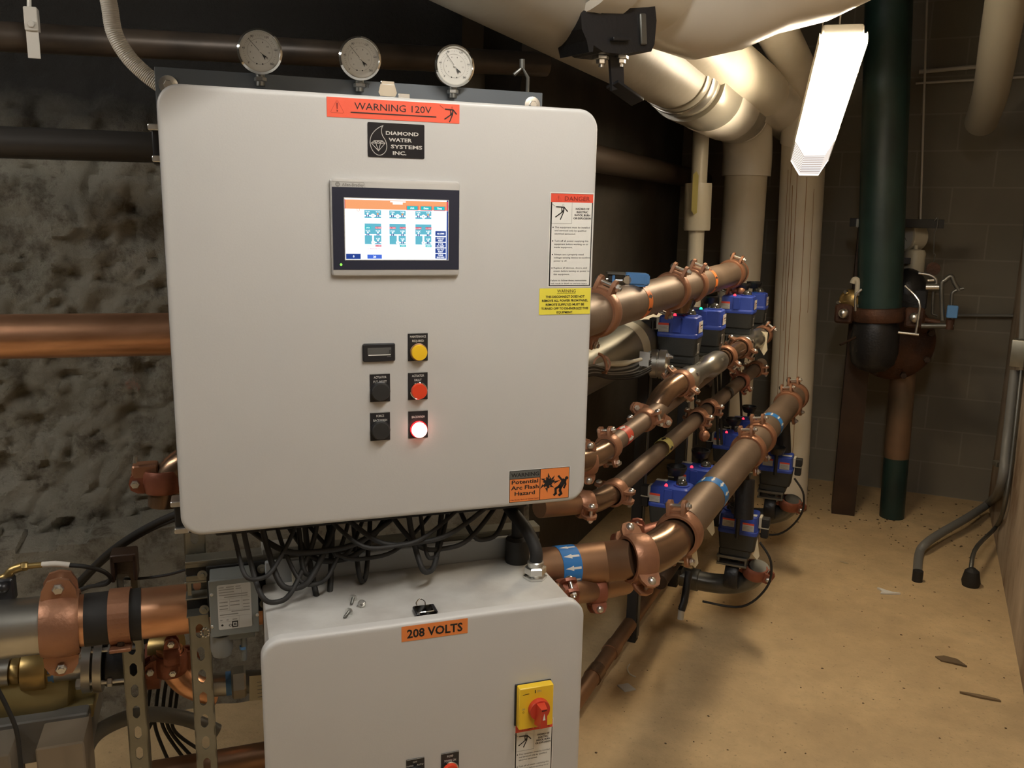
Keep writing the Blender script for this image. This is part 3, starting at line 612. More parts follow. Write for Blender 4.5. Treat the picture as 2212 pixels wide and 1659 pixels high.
# ================================================================== piping helpers
def bolt(par, a, bq, r, name='bolt'):
    a, bq = V(a), V(bq); ax = (bq-a).normalized(); s = MB(); s.cyl(a-ax*r*.5, bq+ax*r*2.6, r, ZINC, 10)
    s.hexnut(bq+ax*r*.2, ax, r*1.9, r*1.5, ZINC); s.sphere(axfr(a, -ax), r*2.1, ZINC, 12, 0, 5, .8); return s.build(name, par)
def coupling(par, p, ax, r, up=(0, 0, 1), m=COUP, w=.05, k=1, bolts=True, bdir=None, scale=1):
    p, ax = V(p), V(ax).normalized(); u = V(up); u = (u-ax*u.dot(ax)).normalized(); t = ax.cross(u)
    g = .10*r+.004; s = MB(); F = axfr(p, ax); h = w/2
    s.lathe(F, [(r*.99, -h), (r+g*.7, -h), (r+g*1.15, -h*.75), (r+g*1.3, -h*.3), (r+g*1.3, h*.3), (r+g*1.15, h*.75), (r+g*.7, h), (r*.99, h)], m, 40, (False, False))
    pads = []
    lw = w*.46; lh = (r*.45+.014)*scale; gap = r*.22+.004; th = .006+r*.06
    for sg in (1, -1):
        base = p+u*sg*(r+g*.5)
        for q in (1, -1):
            G = fr(base+t*q*gap, ax, u*sg)
            z0, z1 = (0, th) if (t*q).dot(G.to_3x3().col[2]) > 0 else (-th, 0)
            out = [(lw, 0), (lw*.95, lh*.45), (lw*.62, lh*.88), (0, lh), (-lw*.62, lh*.88), (-lw*.95, lh*.45), (-lw, 0)]
            s.prism(G, out, z0, z1, m)
            s.box(fr(base+t*q*gap*.5, ax, u*sg), -lw*.8, lw*.8, -g*.3, lh*.25, -gap*.5, gap*.5, m)
    o = s.build('coupling', par)
    if bolts:
        for sg in (1, -1):
            c = p+u*sg*(r+g*.5+lh*.56); e = gap+th
            bolt(o, c-t*e, c+t*e, .0035+r*.04)
    return o
def arrows(par, p, ax, r, w, n, tape, ink, fwd=1, name='flow_tape'):
    ax = V(ax).normalized(); F = axfr(p, ax); s = MB()
    s.lathe(F, [(r+.0006, -w/2), (r+.0009, -w/2+.0003), (r+.0009, w/2-.0003), (r+.0006, w/2)], tape, 48, (False, False))
    aw = 2*math.pi*r/n*.42
    for i in range(n):
        a0 = 2*math.pi*i/n
        def pt(x, z): a = a0+x/r; return F@V(((r+.0016)*math.cos(a), (r+.0016)*math.sin(a), z))
        prof = [(-.42, .22), (-.02, .22), (-.02, .5), (.16, .26), (.42, .02)]
        for (z0, h0), (z1, h1) in zip(prof, prof[1:]):
            for k in range(4):
                f0, f1 = -1+k*.5, -.5+k*.5
                s.add([pt(f0*h0*aw, fwd*z0*w), pt(f1*h0*aw, fwd*z0*w), pt(f1*h1*aw, fwd*z1*w), pt(f0*h1*aw, fwd*z1*w)], [(0, 1, 2, 3)], ink)
    return s.build(name, par)
def pipe(par, pts, r, m, name='pipe', sub=0, seg=32):
    s = MB(); s.tube(pts, r, m, seg, sub=sub); return s.build(name, par)
def Y(x, y, z): return V((x, y, z))
def onl(p0, p1, px):                                            # point of a straight line seen in a photo column
    p0, p1 = V(p0), V(p1); lo, hi = -1.5, 2.5
    f = lambda m_: (lambda v: CX+FPX*v[0]/v[2])(MW.T@(np.array(p0.lerp(p1, m_))-CC))
    inc = f(.6) > f(.4)
    for _ in range(45):
        m_ = (lo+hi)/2; lo, hi = (m_, hi) if (f(m_) < px) == inc else (lo, m_)
    return p0.lerp(p1, m_)

# ------------------------------------------------------------------ upper header (orange arrows)
AX, AZ, R4I = -.70, 1.362, .0525
t = thing('copper_header_pipe', (AX, 3, AZ-R4I), 'thick upper copper pipe with orange arrow bands running to the risers', 'pipe')
pipe(t, [Y(AX, 1.62, AZ), Y(AX, 2.86, AZ)], R4I, AGED); pipe(t, [Y(AX, 2.86, AZ), Y(AX, 4.02, AZ)], R4I, AGED)
sd = V((.45, 0, 1))
def yA(px): # y along the header for a photo column
    lo, hi = 1.5, 5
    for _ in range(40):
        m_ = (lo+hi)/2; v = MW.T@(np.array([AX, m_, AZ])-CC); lo, hi = (m_, hi) if CX+FPX*v[0]/v[2] < px else (lo, m_)
    return m_
for px, dr in ((1288, 1), (1450, 1), (1492, 1), (1578, 1)): coupling(t, Y(AX, yA(px), AZ), (0, 1, 0), R4I, up=(.35, 0, 1), w=.052)
for px in (1368, 1519): arrows(t, Y(AX, yA(px), AZ), (0, 1, 0), R4I, .042, 9, TAPEO, LTBLK, 1)
def tee(par, y, x, z0, z1, r=.03): s = MB(); s.lathe(axfr((x, y, z0), (0, 0, -1)), [(r*1.5, 0), (r*1.2, .03), (r, .05), (r, z0-z1)], BRONZE, 24); return s.build('branch', par, label='polished branch stub')
tee(t, (yA(1450)+yA(1492))/2, AX, AZ-.035, AZ-.085); tee(t, yA(1578)+.05, AX, AZ-.035, AZ-.07)
s = MB(); s.sphere(axfr(Y(AX, 4.01, AZ), (0, 1, 0)), .058, COUP, 24, 0, 6, .5); s.build('end_cap', t)
for px, dz in ((1578, -.075),):
    s = MB(); c = Y(AX+.045, yA(px)+.03, AZ+dz); s.sphere(axfr(c, (0, 0, 1)), .020, COUP); s.cyl(c-V((.05, 0, 0)), c, .012, COUP, 14); s.build('drain_plug', t)

# ------------------------------------------------------------------ middle line, red arrows and stainless couplings
t = thing('copper_branch_pipe', (-.70, 2.4, .94), 'upper thin copper pipe with the red arrow band', 'pipe'); r2 = .0275
BX, BZ = -.707, .969
b0 = P(1262, 992, 2.28); bE = P(1290, 985, 2.32)
pipe(t, arc(P(1225, 1003, 2.2), P(1292, 990, 2.3), P(1312, 968, 2.38), 8), r2*1.12, BRONZE, 'elbow')
pB = [P(1308, 970, 2.36)]; pBE = P(1660, 712, 4.3); axB = pBE-pB[0]
pipe(t, [pB[0], onl(pB[0], pBE, 1600)], r2, AGED)
coupling(t, onl(pB[0], pBE, 1314), axB, r2*1.05, up=(-.2, 0, 1), w=.042); coupling(t, onl(pB[0], pBE, 1394), axB, r2, up=(.9, 0, .3), w=.044); coupling(t, P(1268, 997, 2.28), PT, r2*1.05, up=(0, 0, -1), w=.04)
arrows(t, onl(pB[0], pBE, 1344), axB, r2, .045, 4, TAPER, PAPER, 1)
t = thing('steel_coupled_pipe', P(1530, 830, 3.1), 'bronze elbows and stainless sleeves stepping back above the thin pipes', 'pipe')
r3 = .036
e0, e1, e2 = P(1404, 885, 2.72), P(1432, 842, 2.78), P(1470, 828, 2.86)
k0 = P(1470, 828, 2.88); k1 = P(1650, 722, 3.95); axK = (k1-k0).normalized(); LK = (k1-k0).length
pipe(t, arc(P(1412, 892, 2.78), P(1428, 846, 2.78), P(1466, 828, 2.86), 10), r3, BRONZE, 'elbow')
coupling(t, P(1406, 896, 2.76), P(1428, 858, 2.78)-P(1412, 892, 2.78), r3, up=(-1, -.5, .3), w=.045, m=COUP)
def sleeve(par, f0, f1, r):
    s = MB(); L_ = (f1-f0)*LK; pr = [(r*.9, 0), (r*1.18, .01*L_/.3), (r*1.2, L_*.12), (r*1.05, L_*.16), (r*1.05, L_*.24), (r*.86, L_*.30), (r*.86, L_*.55), (r*1.08, L_*.60), (r*1.22, L_*.66), (r*1.22, L_*.9), (r*.95, L_)]
    s.lathe(axfr(k0+axK*LK*f0, axK), pr, STEEL, 36)
    for f in (.06, .78):
        for k in range(3): s.box(axfr(k0+axK*(LK*f0+L_*f), axK, (0, 0, 1))@Matrix.Rotation(2.1*k+.5, 4, 'Z')@Matrix.Translation((r*1.2, 0, 0)), -.004, .006, -.006, .006, -.012, .012, STEEL, .002)
    return s.build('sleeve', par, label='brushed stainless coupling sleeve')
coupling(t, k0, axK, r3, up=(.75, 0, -.55), w=.05, m=COUP); sleeve(t, .04, .40, r3*.98)
coupling(t, k0+axK*LK*.46, axK, r3, up=(.7, 0, -.6), w=.045, m=COUP)
pipe(t, [k0+axK*LK*.42, k0+axK*LK*.66], r3*.9, BRONZE, 'elbow'); 
coupling(t, k0+axK*LK*.66, axK, r3, up=(.8, 0, -.4), w=.05, m=COUP); sleeve(t, .69, .95, r3*.95)
coupling(t, k0+axK*LK*.985, axK, r3*.95, up=(.6, 0, .8), w=.045)
s = MB(); c = P(1649, 727, 3.8); G = fr(c, (.9, .3, 0), (0, 0, 1)); s.loft(G, [([(.018, .02), (-.018, .024), (-.015, -.03), (-.012, -.055), (.008, -.085), (.022, -.06), (.016, -.02)], z) for z in (0, .001)], TAG); s.build('paper_tag', t, label='torn cream paper tag')

# ------------------------------------------------------------------ lower thin line, yellow arrows
t = thing('copper_return_pipe', (-.70, 2.4, .80), 'lower thin copper pipe with the yellow arrow band', 'pipe'); r2 = .0275
c0, c1 = P(1300, 1078, 2.36), P(1645, 786, 4.15); axC = (c1-c0)
pipe(t, [P(1165, 1096, 2.2), P(1262, 1088, 2.3)], r2, COPPER2); pipe(t, arc(P(1255, 1088, 2.3), P(1300, 1086, 2.36), P(1332, 1054, 2.5), 8), r2*1.12, BRONZE, 'elbow')
pipe(t, [P(1325, 1059, 2.48), c1], r2, AGED)
coupling(t, P(1262, 1089, 2.3), PT, r2*1.05, up=(.3, -.9, -.15), w=.045); coupling(t, P(1327, 1064, 2.45), axC, r2*1.1, up=(.95, -.2, -.1), w=.048)
arrows(t, onl(c0, c1, 1433), axC, r2, .042, 4, TAPEY, LTBLK, 1)
coupling(t, onl(c0, c1, 1508), axC, r2, up=(.95, 0, -.2), w=.045, m=COUP); coupling(t, onl(c0, c1, 1532), axC, r2, up=(.95, 0, -.1), w=.045, m=COUP); coupling(t, onl(c0, c1, 1632), axC, r2*1.1, up=(1, 0, 0), w=.05)
coupling(t, onl(c0, c1, 1600), axC, r2*1.1, up=(-.6, 0, .8), w=.05, m=COUPD)
s = MB(); c = P(1521, 941, 3.15); s.sphere(axfr(c, (1, -.4, 0)), .021, COUP); s.cyl(c, P(1512, 905, 3.2), .011, COUP, 14); s.ringf(axfr(c+V((.004, -.002, 0)), (1, -.4, 0)), 0, 0, .021, .003, 0, COUPD); s.build('drain_plug', t)
s = MB(); s.lathe(axfr(onl(c0, c1, 1569), axC), [(r2+.0008, -.012), (r2+.001, .012)], BLKM, 32, (False, False)); s.build('tape', t, label='black tape band')

# ------------------------------------------------------------------ big lower header (blue arrows), running behind both cabinets
L0 = V((-1.4526, 1.1376, .766)); L1 = V((-.688, 1.960, .722)); dL = (L1-L0).normalized()
EL = V((-.500, 2.165, .712)); DX, DZ = -.462, .738
t = thing('copper_header_pipe', (-.7, 2.0, .66), 'thick lower copper pipe with blue arrow bands and a bend', 'pipe')
pL = L0-dL*.10
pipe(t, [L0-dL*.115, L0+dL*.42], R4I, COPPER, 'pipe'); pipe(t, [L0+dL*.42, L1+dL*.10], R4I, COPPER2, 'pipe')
B1 = P(1385, 1205, 2.22); e_in = P(1378, 1205, 2.2); e_out = P(1475, 1138, 2.36)
pipe(t, [L1+dL*.08, P(1372, 1206, 2.2)], R4I, COPPER2, 'pipe')
dD = (P(1712, 862, 4.02)-e_out).normalized()
pipe(t, arc(P(1366, 1207, 2.19), P(1440, 1196, 2.27), P(1478, 1133, 2.40), 12), R4I*1.03, BRONZE, 'elbow')
pipe(t, [e_out, onl(e_out, P(1712, 862, 4.02), 1719)], R4I, AGED, 'pipe')
coupling(t, P(1376, 1206, 2.2), dL, R4I, up=(.5, -.6, -.62), w=.062); coupling(t, P(1467, 1152, 2.345), dD, R4I, up=(-.12, 0, 1), w=.058)
D0_, D1_ = e_out, P(1712, 862, 4.02)
for px in (1616, 1640, 1702, 1717): coupling(t, onl(D0_, D1_, px), dD, R4I, up=(-.15, 0, 1), w=.055)
tp = L0+(L1-L0)*.0
def onL(px):
    lo, hi = -1, 3
    for _ in range(40):
        m_ = (lo+hi)/2; q_ = L0+dL*m_; v = MW.T@(np.array(q_)-CC); lo, hi = (m_, hi) if CX+FPX*v[0]/v[2] < px else (lo, m_)
    return L0+dL*m_
arrows(t, onL(1219), dL, R4I, .052, 11, TAPEB, PAPER, -1)
arrows(t, onl(D0_, D1_, 1533), dD, R4I, .050, 11, TAPEB, PAPER, -1); arrows(t, onl(D0_, D1_, 1661), dD, R4I, .050, 11, TAPEB, PAPER, -1)
# left end: stainless section, brown coupling, black tape, strap
pipe(t, [L0-dL*.5, onL(108)], .0575, STEEL, 'steel_pipe'); coupling(t, onL(132), dL, R4I+.004, up=(0, 0, 1), w=.07, m=COUP, scale=1.1)
s = MB(); s.lathe(axfr(onL(223), dL), [(R4I+.001, -.034), (R4I+.0015, .034)], BLKM, 40, (False, False)); s.build('tape', t, label='wide black tape band')
s = MB(); s.lathe(axfr(onL(290), dL), [(R4I+.001, -.012), (R4I+.0015, .014)], BLKM, 40, (False, False)); s.build('tape', t, label='narrow black tape band')
# plugs at the far end
s = MB(); c = P(1688, 925, 3.85); s.tube([P(1690, 905, 3.9), P(1694, 1010, 3.9)], .033, BLKC, 20); s.build('drop_pipe', t, label='black drop pipe')
s = MB(); s.tube([P(1610, 1035, 3.0), P(1606, 1120, 3.0)], .033, BLKC, 20); s.build('drop_pipe', t, label='black drop pipe')

# thin copper line on the floor, lower branch behind the bend
t = thing('copper_floor_pipe', Y(-.83, 3, .05), 'copper pipe lying low along the floor under the header bend', 'pipe')
f0, f1 = Y(-.826, 2.05, .072), Y(-.826, 4.3, .072)
pipe(t, [f0, f1], .0275, COPPER2)
axf = f1-f0
for px in (1285, 1322):
    s = MB(); s.lathe(axfr(onl(f0, f1, px), axf), [(.0275, -.03), (.031, -.03), (.031, .03), (.0275, .03)], COPPER2 if px > 1300 else BRONZE, 28, (False, False)); s.build('sleeve', t)
t = thing('copper_branch_pipe', P(1260, 1280, 2.2), 'thin copper pipe with couplings just below the blue banded pipe', 'pipe')
pipe(t, [P(1120, 1290, 1.95), P(1235, 1282, 2.1)], .0275, COPPER2); pipe(t, [P(1230, 1281, 2.1), P(1275, 1277, 2.2), P(1350, 1262, 2.4)], .0285, COPPER2)
coupling(t, P(1222, 1282, 2.08), PT, .028, up=(.2, -.6, .6), w=.045, m=COUPD); coupling(t, P(1285, 1275, 2.22), PT, .029, up=(0, -.5, -.85), w=.045, m=COUPD)
t = thing('copper_branch_pipe', P(1380, 1165, 2.6), 'dim reddish coupled pipe in the shade beyond the header bend', 'pipe')
pipe(t, [P(1330, 1172, 2.6), P(1440, 1140, 2.7)], .0275, COUPD); coupling(t, P(1375, 1160, 2.62), (1, .3, 0), .029, up=(0, -.3, 1), w=.05, m=COUPD)

# ------------------------------------------------------------------ valve actuators
def actuator(loc, label):
    t = thing('valve_actuator', loc, label, 'valve actuator', 'blue topped valve actuators')
    F = fr(V(loc), (1, 0, 0), (0, 0, 1))                          # front faces -Y, origin at the seam of the two housings
    s = MB(); W_, D_ = .142, .105
    o = lambda i: rrect(W_-2*i, D_-2*i, .012, 3)
    G = fr(V(loc)+V((0, D_/2, 0)), (1, 0, 0), (0, 1, 0))
    s.loft(G, [(o(-.001), -.004), (o(-.002), .002), (o(-.001), .010), (o(.001), .012), (o(.004), .066), (o(.008), .070), (o(.016), .071)], BLUE, smooth=True)
    s.box(F, -.014, .014, .014, .066, .001, .006, BLUE, .002); s.build('cover', t, label='blue upper cover')
    s = MB(); s.loft(G, [(o(.012), -.072), (o(.006), -.066), (o(.0), -.004)], DGREY, smooth=True); s.box(F, -.05, .066, -.10, -.068, -.09, -.015, DGREY, .008); s.build('base_housing', t, label='dark lower housing')
    s = MB(); s.sphere(fr(V(loc)+V((.034, .050, .074)), (1, 0, 0), (0, 1, 0)), .021, DOME, 28, 0, 8, 1.05); s.lathe(fr(V(loc)+V((.034, .050, .070)), (1, 0, 0), (0, 1, 0)), [(.028, 0), (.028, .005), (.022, .006)], BLUE, 24); s.build('indicator_dome', t)
    s = MB(); s.box(fr(V(loc)+V((.034, .050, .076)), (1, .3, 0), (0, 0, 1)), -.012, .012, 0, .010, -.002, .002, YEL); s.build('pointer', t)
    s = MB(); s.rect(F, -.066, .014, -.028, .046, -.0005+.004, PAPERG); 
    Fq = F@Matrix.Translation((0, 0, .0035)); s.rect(Fq, -.066, .038, -.028, .046, .0004, RED)
    for i in range(5): s.rect(Fq, -.063, .033-.0045*i, -.031-.004*(i % 2), .0345-.0045*i, .0004, LGREY)
    s.build('label_plate', t, label='white instruction label with a red top')
    Bk = fr(V(loc)+V((0, D_, 0)), (-1, 0, 0), (0, 0, 1))
    for x0, x1, y0 in ((-.056, -.012, .022), (.018, .060, .014)):
        s = MB(); s.rect(Bk, x0, y0, x1, y0+.032, .0008, PAPERG); s.rect(Bk, x0, y0+.025, x1, y0+.032, .0012, RED)
        for i in range(4): s.rect(Bk, x0+.003, y0+.003+.005*i, x1-.004, y0+.005+.005*i, .0012, LGREY)
        s.build('rear_label', t)
    s = MB(); s.rect(fr(V(loc)+V((-.045, D_-.025, .071)), (-1, 0, 0), (0, -1, 0)), -.02, -.012, .02, .012, .0008, PAPER); s.build('top_label', t)
    E_ = fr(V(loc)+V((W_/2+.0016, D_/2, 0)), (0, 1, 0), (0, 0, 1)); s = MB(); s.rect(E_, -.034, .014, .030, .054, .0006, PAPER); s.line(E_, [(-.022, .018), (-.014, .048), (-.020, .034), (-.008, .036)], .003, .001, RED); s.rect(E_, -.006, .026, .022, .030, .001, LGREY); s.rect(E_, -.006, .036, .024, .040, .001, LTBLK); s.build('maker_label', t)
    s = MB(); E2 = fr(V(loc)+V((W_/2+.0005, D_/2, 0)), (0, 1, 0), (0, 0, 1)); s.rect(E2, -.036, -.056, -.008, -.022, .0008, PAPERG)
    for i in range(4): s.rect(E2, -.033+.007*i, -.052, -.030+.007*i, -.026, .0012, LTBLK)
    s.build('rating_label', t)
    s = MB(); H_ = axfr(V(loc)+V((-.004, .125, .086)), (0, 0, 1)); s.lathe(H_, [(.026, 0), (.028, .002), (.036, .022), (.037, .024), (.037, .032), (.033, .032), (.032, .024), (.024, .004), (0, .004)], BLK, 30); s.cyl(V(loc)+V((-.004, .125, -.01)), V(loc)+V((-.004, .125, .088)), .008, BLK, 12); s.build('hand_wheel', t)
    s = MB(); s.box(F, -.108, -.076, .022, .056, -.06, -.026, BLKM, .004); s.box(F, -.080, -.070, .018, .060, -.064, -.022, PLUGW, .002); s.box(F, -.106, -.078, -.022, .022, -.056, -.030, BLKM, .006); s.box(F, -.107, -.077, .016, .020, -.058, -.028, PLUGW, .001); s.build('cable_plug', t, label='black cable plug with white gasket')
    # valve under the housing
    s = MB(); s.box(F, -.042, .070, -.108, -.098, -.10, -.01, DSTEEL, .001); s.box(F, -.040, -.034, -.130, -.100, -.095, -.02, DSTEEL); s.box(F, .060, .066, -.130, -.100, -.095, -.02, DSTEEL); s.box(F, -.042, .070, -.136, -.128, -.10, -.01, DSTEEL, .001); s.build('bracket', t)
    s = MB(); c = V(loc)+V((.012, .052, -.185)); s.cyl(c+V((0, 0, .06)), c, .016, BLKC, 16); s.lathe(axfr(c-V((.025, 0, 0)), (1, 0, 0)), [(.052, 0), (.056, .006), (.056, .044), (.052, .05)], BLKC, 32); s.build('valve_body', t)
    ld = MB(); ld.sphere(fr(V(loc)+V((-.014, .020, .071)), (1, 0, 0), (0, 1, 0)), .0058, LEDR, 12, 0, 5, 1.4); return t, ld
def led(t, loc, ld, m):
    vs = MB(); vs.sphere(fr(V(loc)+V((-.014, .020, .071)), (1, 0, 0), (0, 1, 0)), .0058, m, 12, 0, 5, 1.4); o = vs.build('status_light', t); return o
A0 = PY(1461, 727, 2.955)
a0, ld = actuator(A0, 'nearest upper blue and black valve actuator, red light lit'); led(a0, A0, ld, LEDR)
def more(loc, label, col, rz=0):
    if rz: loc = loc+V((0, .105, 0))
    c = dup(a0, loc, rz, label)
    for o in c.children:
        if o.name.startswith('status_light') and col is LEDG: o.data = o.data.copy(); o.data.materials[0] = col
    return c
more(PY(1517, 709, 3.30), 'second upper blue actuator, green light lit beside its black hand wheel', LEDG)
more(PY(1590, 675, 3.80), 'third upper blue actuator under the copper plug at the header end', LEDR)
more(PY(1619, 666, 4.15), 'farthest upper blue actuator against the white riser', LEDG)
more(PY(1442, 1096, 2.85), 'nearest lower blue actuator beside the thick pipe, red light lit', LEDR)
more(PY(1497, 1052, 3.18), 'second lower blue actuator behind the nearest lower one, red light', LEDR)
more(PY(1572, 970, 3.86), 'lower blue actuator beside the copper plug, red light lit', LEDR)
more(PY(1608, 938, 4.22), 'farthest lower blue actuator, partly behind the thick pipe', LEDR)
D1 = more(PY(1592, 1152, 3.12), 'drain side blue actuator near the floor, green light, nearer of two', LEDG, math.pi)
D2 = more(PY(1674, 1018, 3.85), 'drain side blue actuator beside the white pipe foot, green light', LEDG, math.pi)

# ================================================================== overhead insulated pipes and risers
def riser(lab, top, bot, r, m=WHITEP, stains=(), name='insulated_riser'):
    t = thing(name, (bot[0], bot[1], 0), lab, 'pipe'); s = MB(); top, bot = V(top), V(bot)
    s.tube([top, bot], r, m, 36); s.build('pipe', t)
    if stains:
        d_ = (bot-top).normalized(); F = axfr(top, d_, (1, 0, 0)); L_ = (bot-top).length
        for ang, z0, z1, wd in stains:
            s = MB(); pts = []; n = 26
            for i in range(n+1):
                z = z0+(z1-z0)*i/n; a_ = math.radians(ang)+.035*noise.noise(V((z*3, ang, 0)))+.02*noise.noise(V((z*11, ang, 3)))
                pts.append((a_, z))
            for (a0_, q0), (a1_, q1) in zip(pts, pts[1:]):
                h = wd/2/r
                s.add([F@V(((r+.001)*math.cos(x), (r+.001)*math.sin(x), z)) for x, z in ((a0_-h, q0), (a0_+h, q0), (a1_+h, q1), (a1_-h, q1))], [(0, 1, 2, 3)], STAIN)
            s.build('rust_run', t, label='thin brown rust run')
    return t
def facing(top, bot, px, r): pass
WR_T, WR_B = PY(1737, 300, 4.89), PZ(1700, 1085, .01)
WR_B = V((WR_B.x, 4.89, .01)); rW = .113
d_ = (WR_B-WR_T).normalized(); Fq = axfr(WR_T, d_, (1, 0, 0))
def ang_of(px, py, T, B, r):                                     # angle around a riser for a photo pixel
    F = axfr(T, (B-T), (1, 0, 0)); best = None
    for k in range(360):
        p = F@V((r*math.cos(math.radians(k)), r*math.sin(math.radians(k)), (B-T).length*.5)); v = MW.T@(np.array(p)-CC)
        nrm = F.to_3x3()@V((math.cos(math.radians(k)), math.sin(math.radians(k)), 0))
        if (V(CC)-p).dot(nrm) <= 0: continue
        e = abs(CX+FPX*v[0]/v[2]-px)
        if best is None or e < best[0]: best = (e, k)
    return best[1]
L_ = (WR_B-WR_T).length
st = [(ang_of(x, 700, WR_T, WR_B, rW), z0*L_, z1*L_, w_) for x, z0, z1, w_ in ((1686, .08, .88, .003), (1697, .12, .95, .0035), (1706, .07, .97, .003), (1726, .1, .9, .003), (1742, .13, .45, .0025), (1692, .06, .5, .0025))]
t = riser('white insulated riser with rust runs, nearest the lit lamp, standing on the floor', WR_T, WR_B, rW, WHITEP, st)
s = MB(); s.lathe(axfr(WR_B-V((0, 0, .005)), (0, 0, 1)), [(rW*1.02, 0), (rW*1.025, .012), (rW*1.0, .014)], STAIN, 36, (False, False)); s.build('foot_ring', t)
# elbow and long run of that riser
zE = WR_T.z
def overhead(name, lab, rx, ry, rr, z0, zc, m, y_end, bendr=.34, xs=0, ex=None):
    t = thing(name, (rx, ry-.3, zc-rr), lab, 'pipe'); pts = [V((rx, ry, z0))]
    for i in range(11):
        a_ = math.radians(90*i/10); pts.append(V((rx+xs*0, ry-bendr*(1-math.cos(a_)), zc-bendr+bendr*math.sin(a_))))
    s = MB(); s.tube(pts, rr*1.04, PVC, 36); s.build('elbow', t)
    s = MB(); s.tube([V((rx, ry-bendr+.01, zc)), V((rx+xs, y_end, zc))], rr, m, 40); s.build('pipe', t)
    return t
t = thing('insulated_pipe', (WR_T.x, 4.5, 1.95), 'white insulated elbow pipe curving down into the rust streaked riser', 'pipe')
pe = [V((WR_T.x, 4.89, WR_T.z-.02)), V((WR_T.x, 4.87, WR_T.z+.12)), P(1712, 262, 4.72), P(1688, 228, 4.45), P(1640, 190, 4.05)]
s = MB(); s.tube(pe, .121, PVC, 36, sub=5); s.build('elbow', t)
s = MB(); s.tube([P(1652, 199, 4.12), P(1560, 135, 3.35), P(1430, 40, 2.65)], .115, WHITEP, 36); s.build('pipe', t)
MR_T, MR_B = PY(1610, 400, 4.85), None
MR_B = V((MR_T.x+.01, 4.85, .01)); MR_T = V((MR_T.x, 4.85, 1.85))
Lm = (MR_B-MR_T).length
riser('white insulated riser behind the blue actuators', MR_T, MR_B, .112, WHITEP, [(ang_of(1640, 500, MR_T, MR_B, .112), 0, Lm*.5, .003), (ang_of(1634, 500, MR_T, MR_B, .112), Lm*.1, Lm*.4, .0025)])
tP1 = overhead('insulated_pipe', 'long white insulated pipe with grey bands running overhead above the gauges', MR_T.x, 4.85, .125, 1.83, 2.115, SHADEP, .75, .24)
c_a, c_b = V((MR_T.x, 1.0, 2.115)), V((MR_T.x, 4.8, 2.115))
for x0, x1, rr, m in ((1452, 1462, .130, SILVT), (1462, 1474, .136, STEEL), (1474, 1482, .133, SILVT), (1482, 1527, .150, SILVT), (1527, 1570, .153, PVC), (1570, 1590, .147, SILVT)):
    y0, y1 = onl(c_a, c_b, x0).y, min(onl(c_a, c_b, x1).y, 4.72)
    s = MB(); s.lathe(axfr(V((MR_T.x, y0, 2.115)), (0, 1, 0)), [(.12, 0), (rr, 0), (rr+.002, .004), (rr+.002, y1-y0-.004), (rr, y1-y0), (.12, y1-y0)], m, 44, (False, False)); s.build('band', tP1)
# small vertical pvc drain with coupling
t = thing('plastic_drain_pipe', PY(1503, 590, 4.4), 'thin yellowed plastic drain pipe with a wide sleeve and paper tag', 'pipe')
a_, b_ = PY(1514, 300, 4.4), PY(1502, 590, 4.4); b2 = V((b_.x, 4.4, .02))
s = MB(); s.tube([a_+V((.004, 0, .28)), a_, V((a_.x*.3+b_.x*.7, 4.4, 1.3)), b2], .040, PVCP, 24); s.build('pipe', t)
u_, l_ = PY(1509, 396, 4.4), PY(1505, 498, 4.4); s = MB(); s.lathe(axfr(u_, l_-u_), [(.04, 0), (.066, 0), (.067, .01), (.067, (l_-u_).length-.01), (.064, (l_-u_).length), (.04, (l_-u_).length)], PVCP, 30); s.build('sleeve', t)
s = MB(); c = PY(1502, 415, 4.31); G = fr(c, (1, 0, 0), (0, 0, 1)); s.loft(G, [([(-.016, .085), (.0, .10), (.012, .08), (.014, -.10), (.0, -.11), (-.014, -.09)], z) for z in (0, .002)], TAPEY); s.build('hanging_tag', t)
# narrow pipe right of the lamp-side elbow
t = thing('insulated_pipe', P(1690, 100, 4.4), 'narrow white pipe slanting down behind the strip lamp', 'pipe')
s = MB(); s.tube([P(1610, -60, 3.1), P(1765, 230, 4.7)], .085, WHITEP, 30); s.build('pipe', t)
s = MB(); s.sphere(axfr(P(1690, 58, 3.6), (.3, -.6, -1)), .06, STEEL, 20, -.3, 8, .6); s.build('end_cap', t)
# brown pipe low behind, right of the cabinet
t = thing('brown_pipe', P(1380, 370, 3.5), 'dim brown pipe running in the shadow right of the upper cabinet', 'pipe')
s = MB(); s.tube([V((-1.18, 2.75, 1.83)), V((-1.18, 5.4, 1.83))], .055, mat('dim_brown_pipe', (.045, .03, .02), .45, .4), 24); s.build('pipe', t)
# big white duct crossing overhead, nearest the camera
t = thing('insulated_pipe', P(1560, -20, 2.3), 'big glossy white pipe bend with ragged seams, nearest overhead', 'pipe')
s = MB(); s.tube([P(1360, -96, 2.2), P(1430, -40, 2.3), P(1500, -30, 2.38), P(1570, -45, 2.42), P(1650, -70, 2.46), P(1760, -90, 2.5), P(1850, -130, 2.54), P(1960, -230, 2.6), P(2040, -420, 2.62)], [.13, .165, .192, .195, .186, .178, .178, .172, .165, .165], PVC, 44, sub=1); s.build('elbow', t)
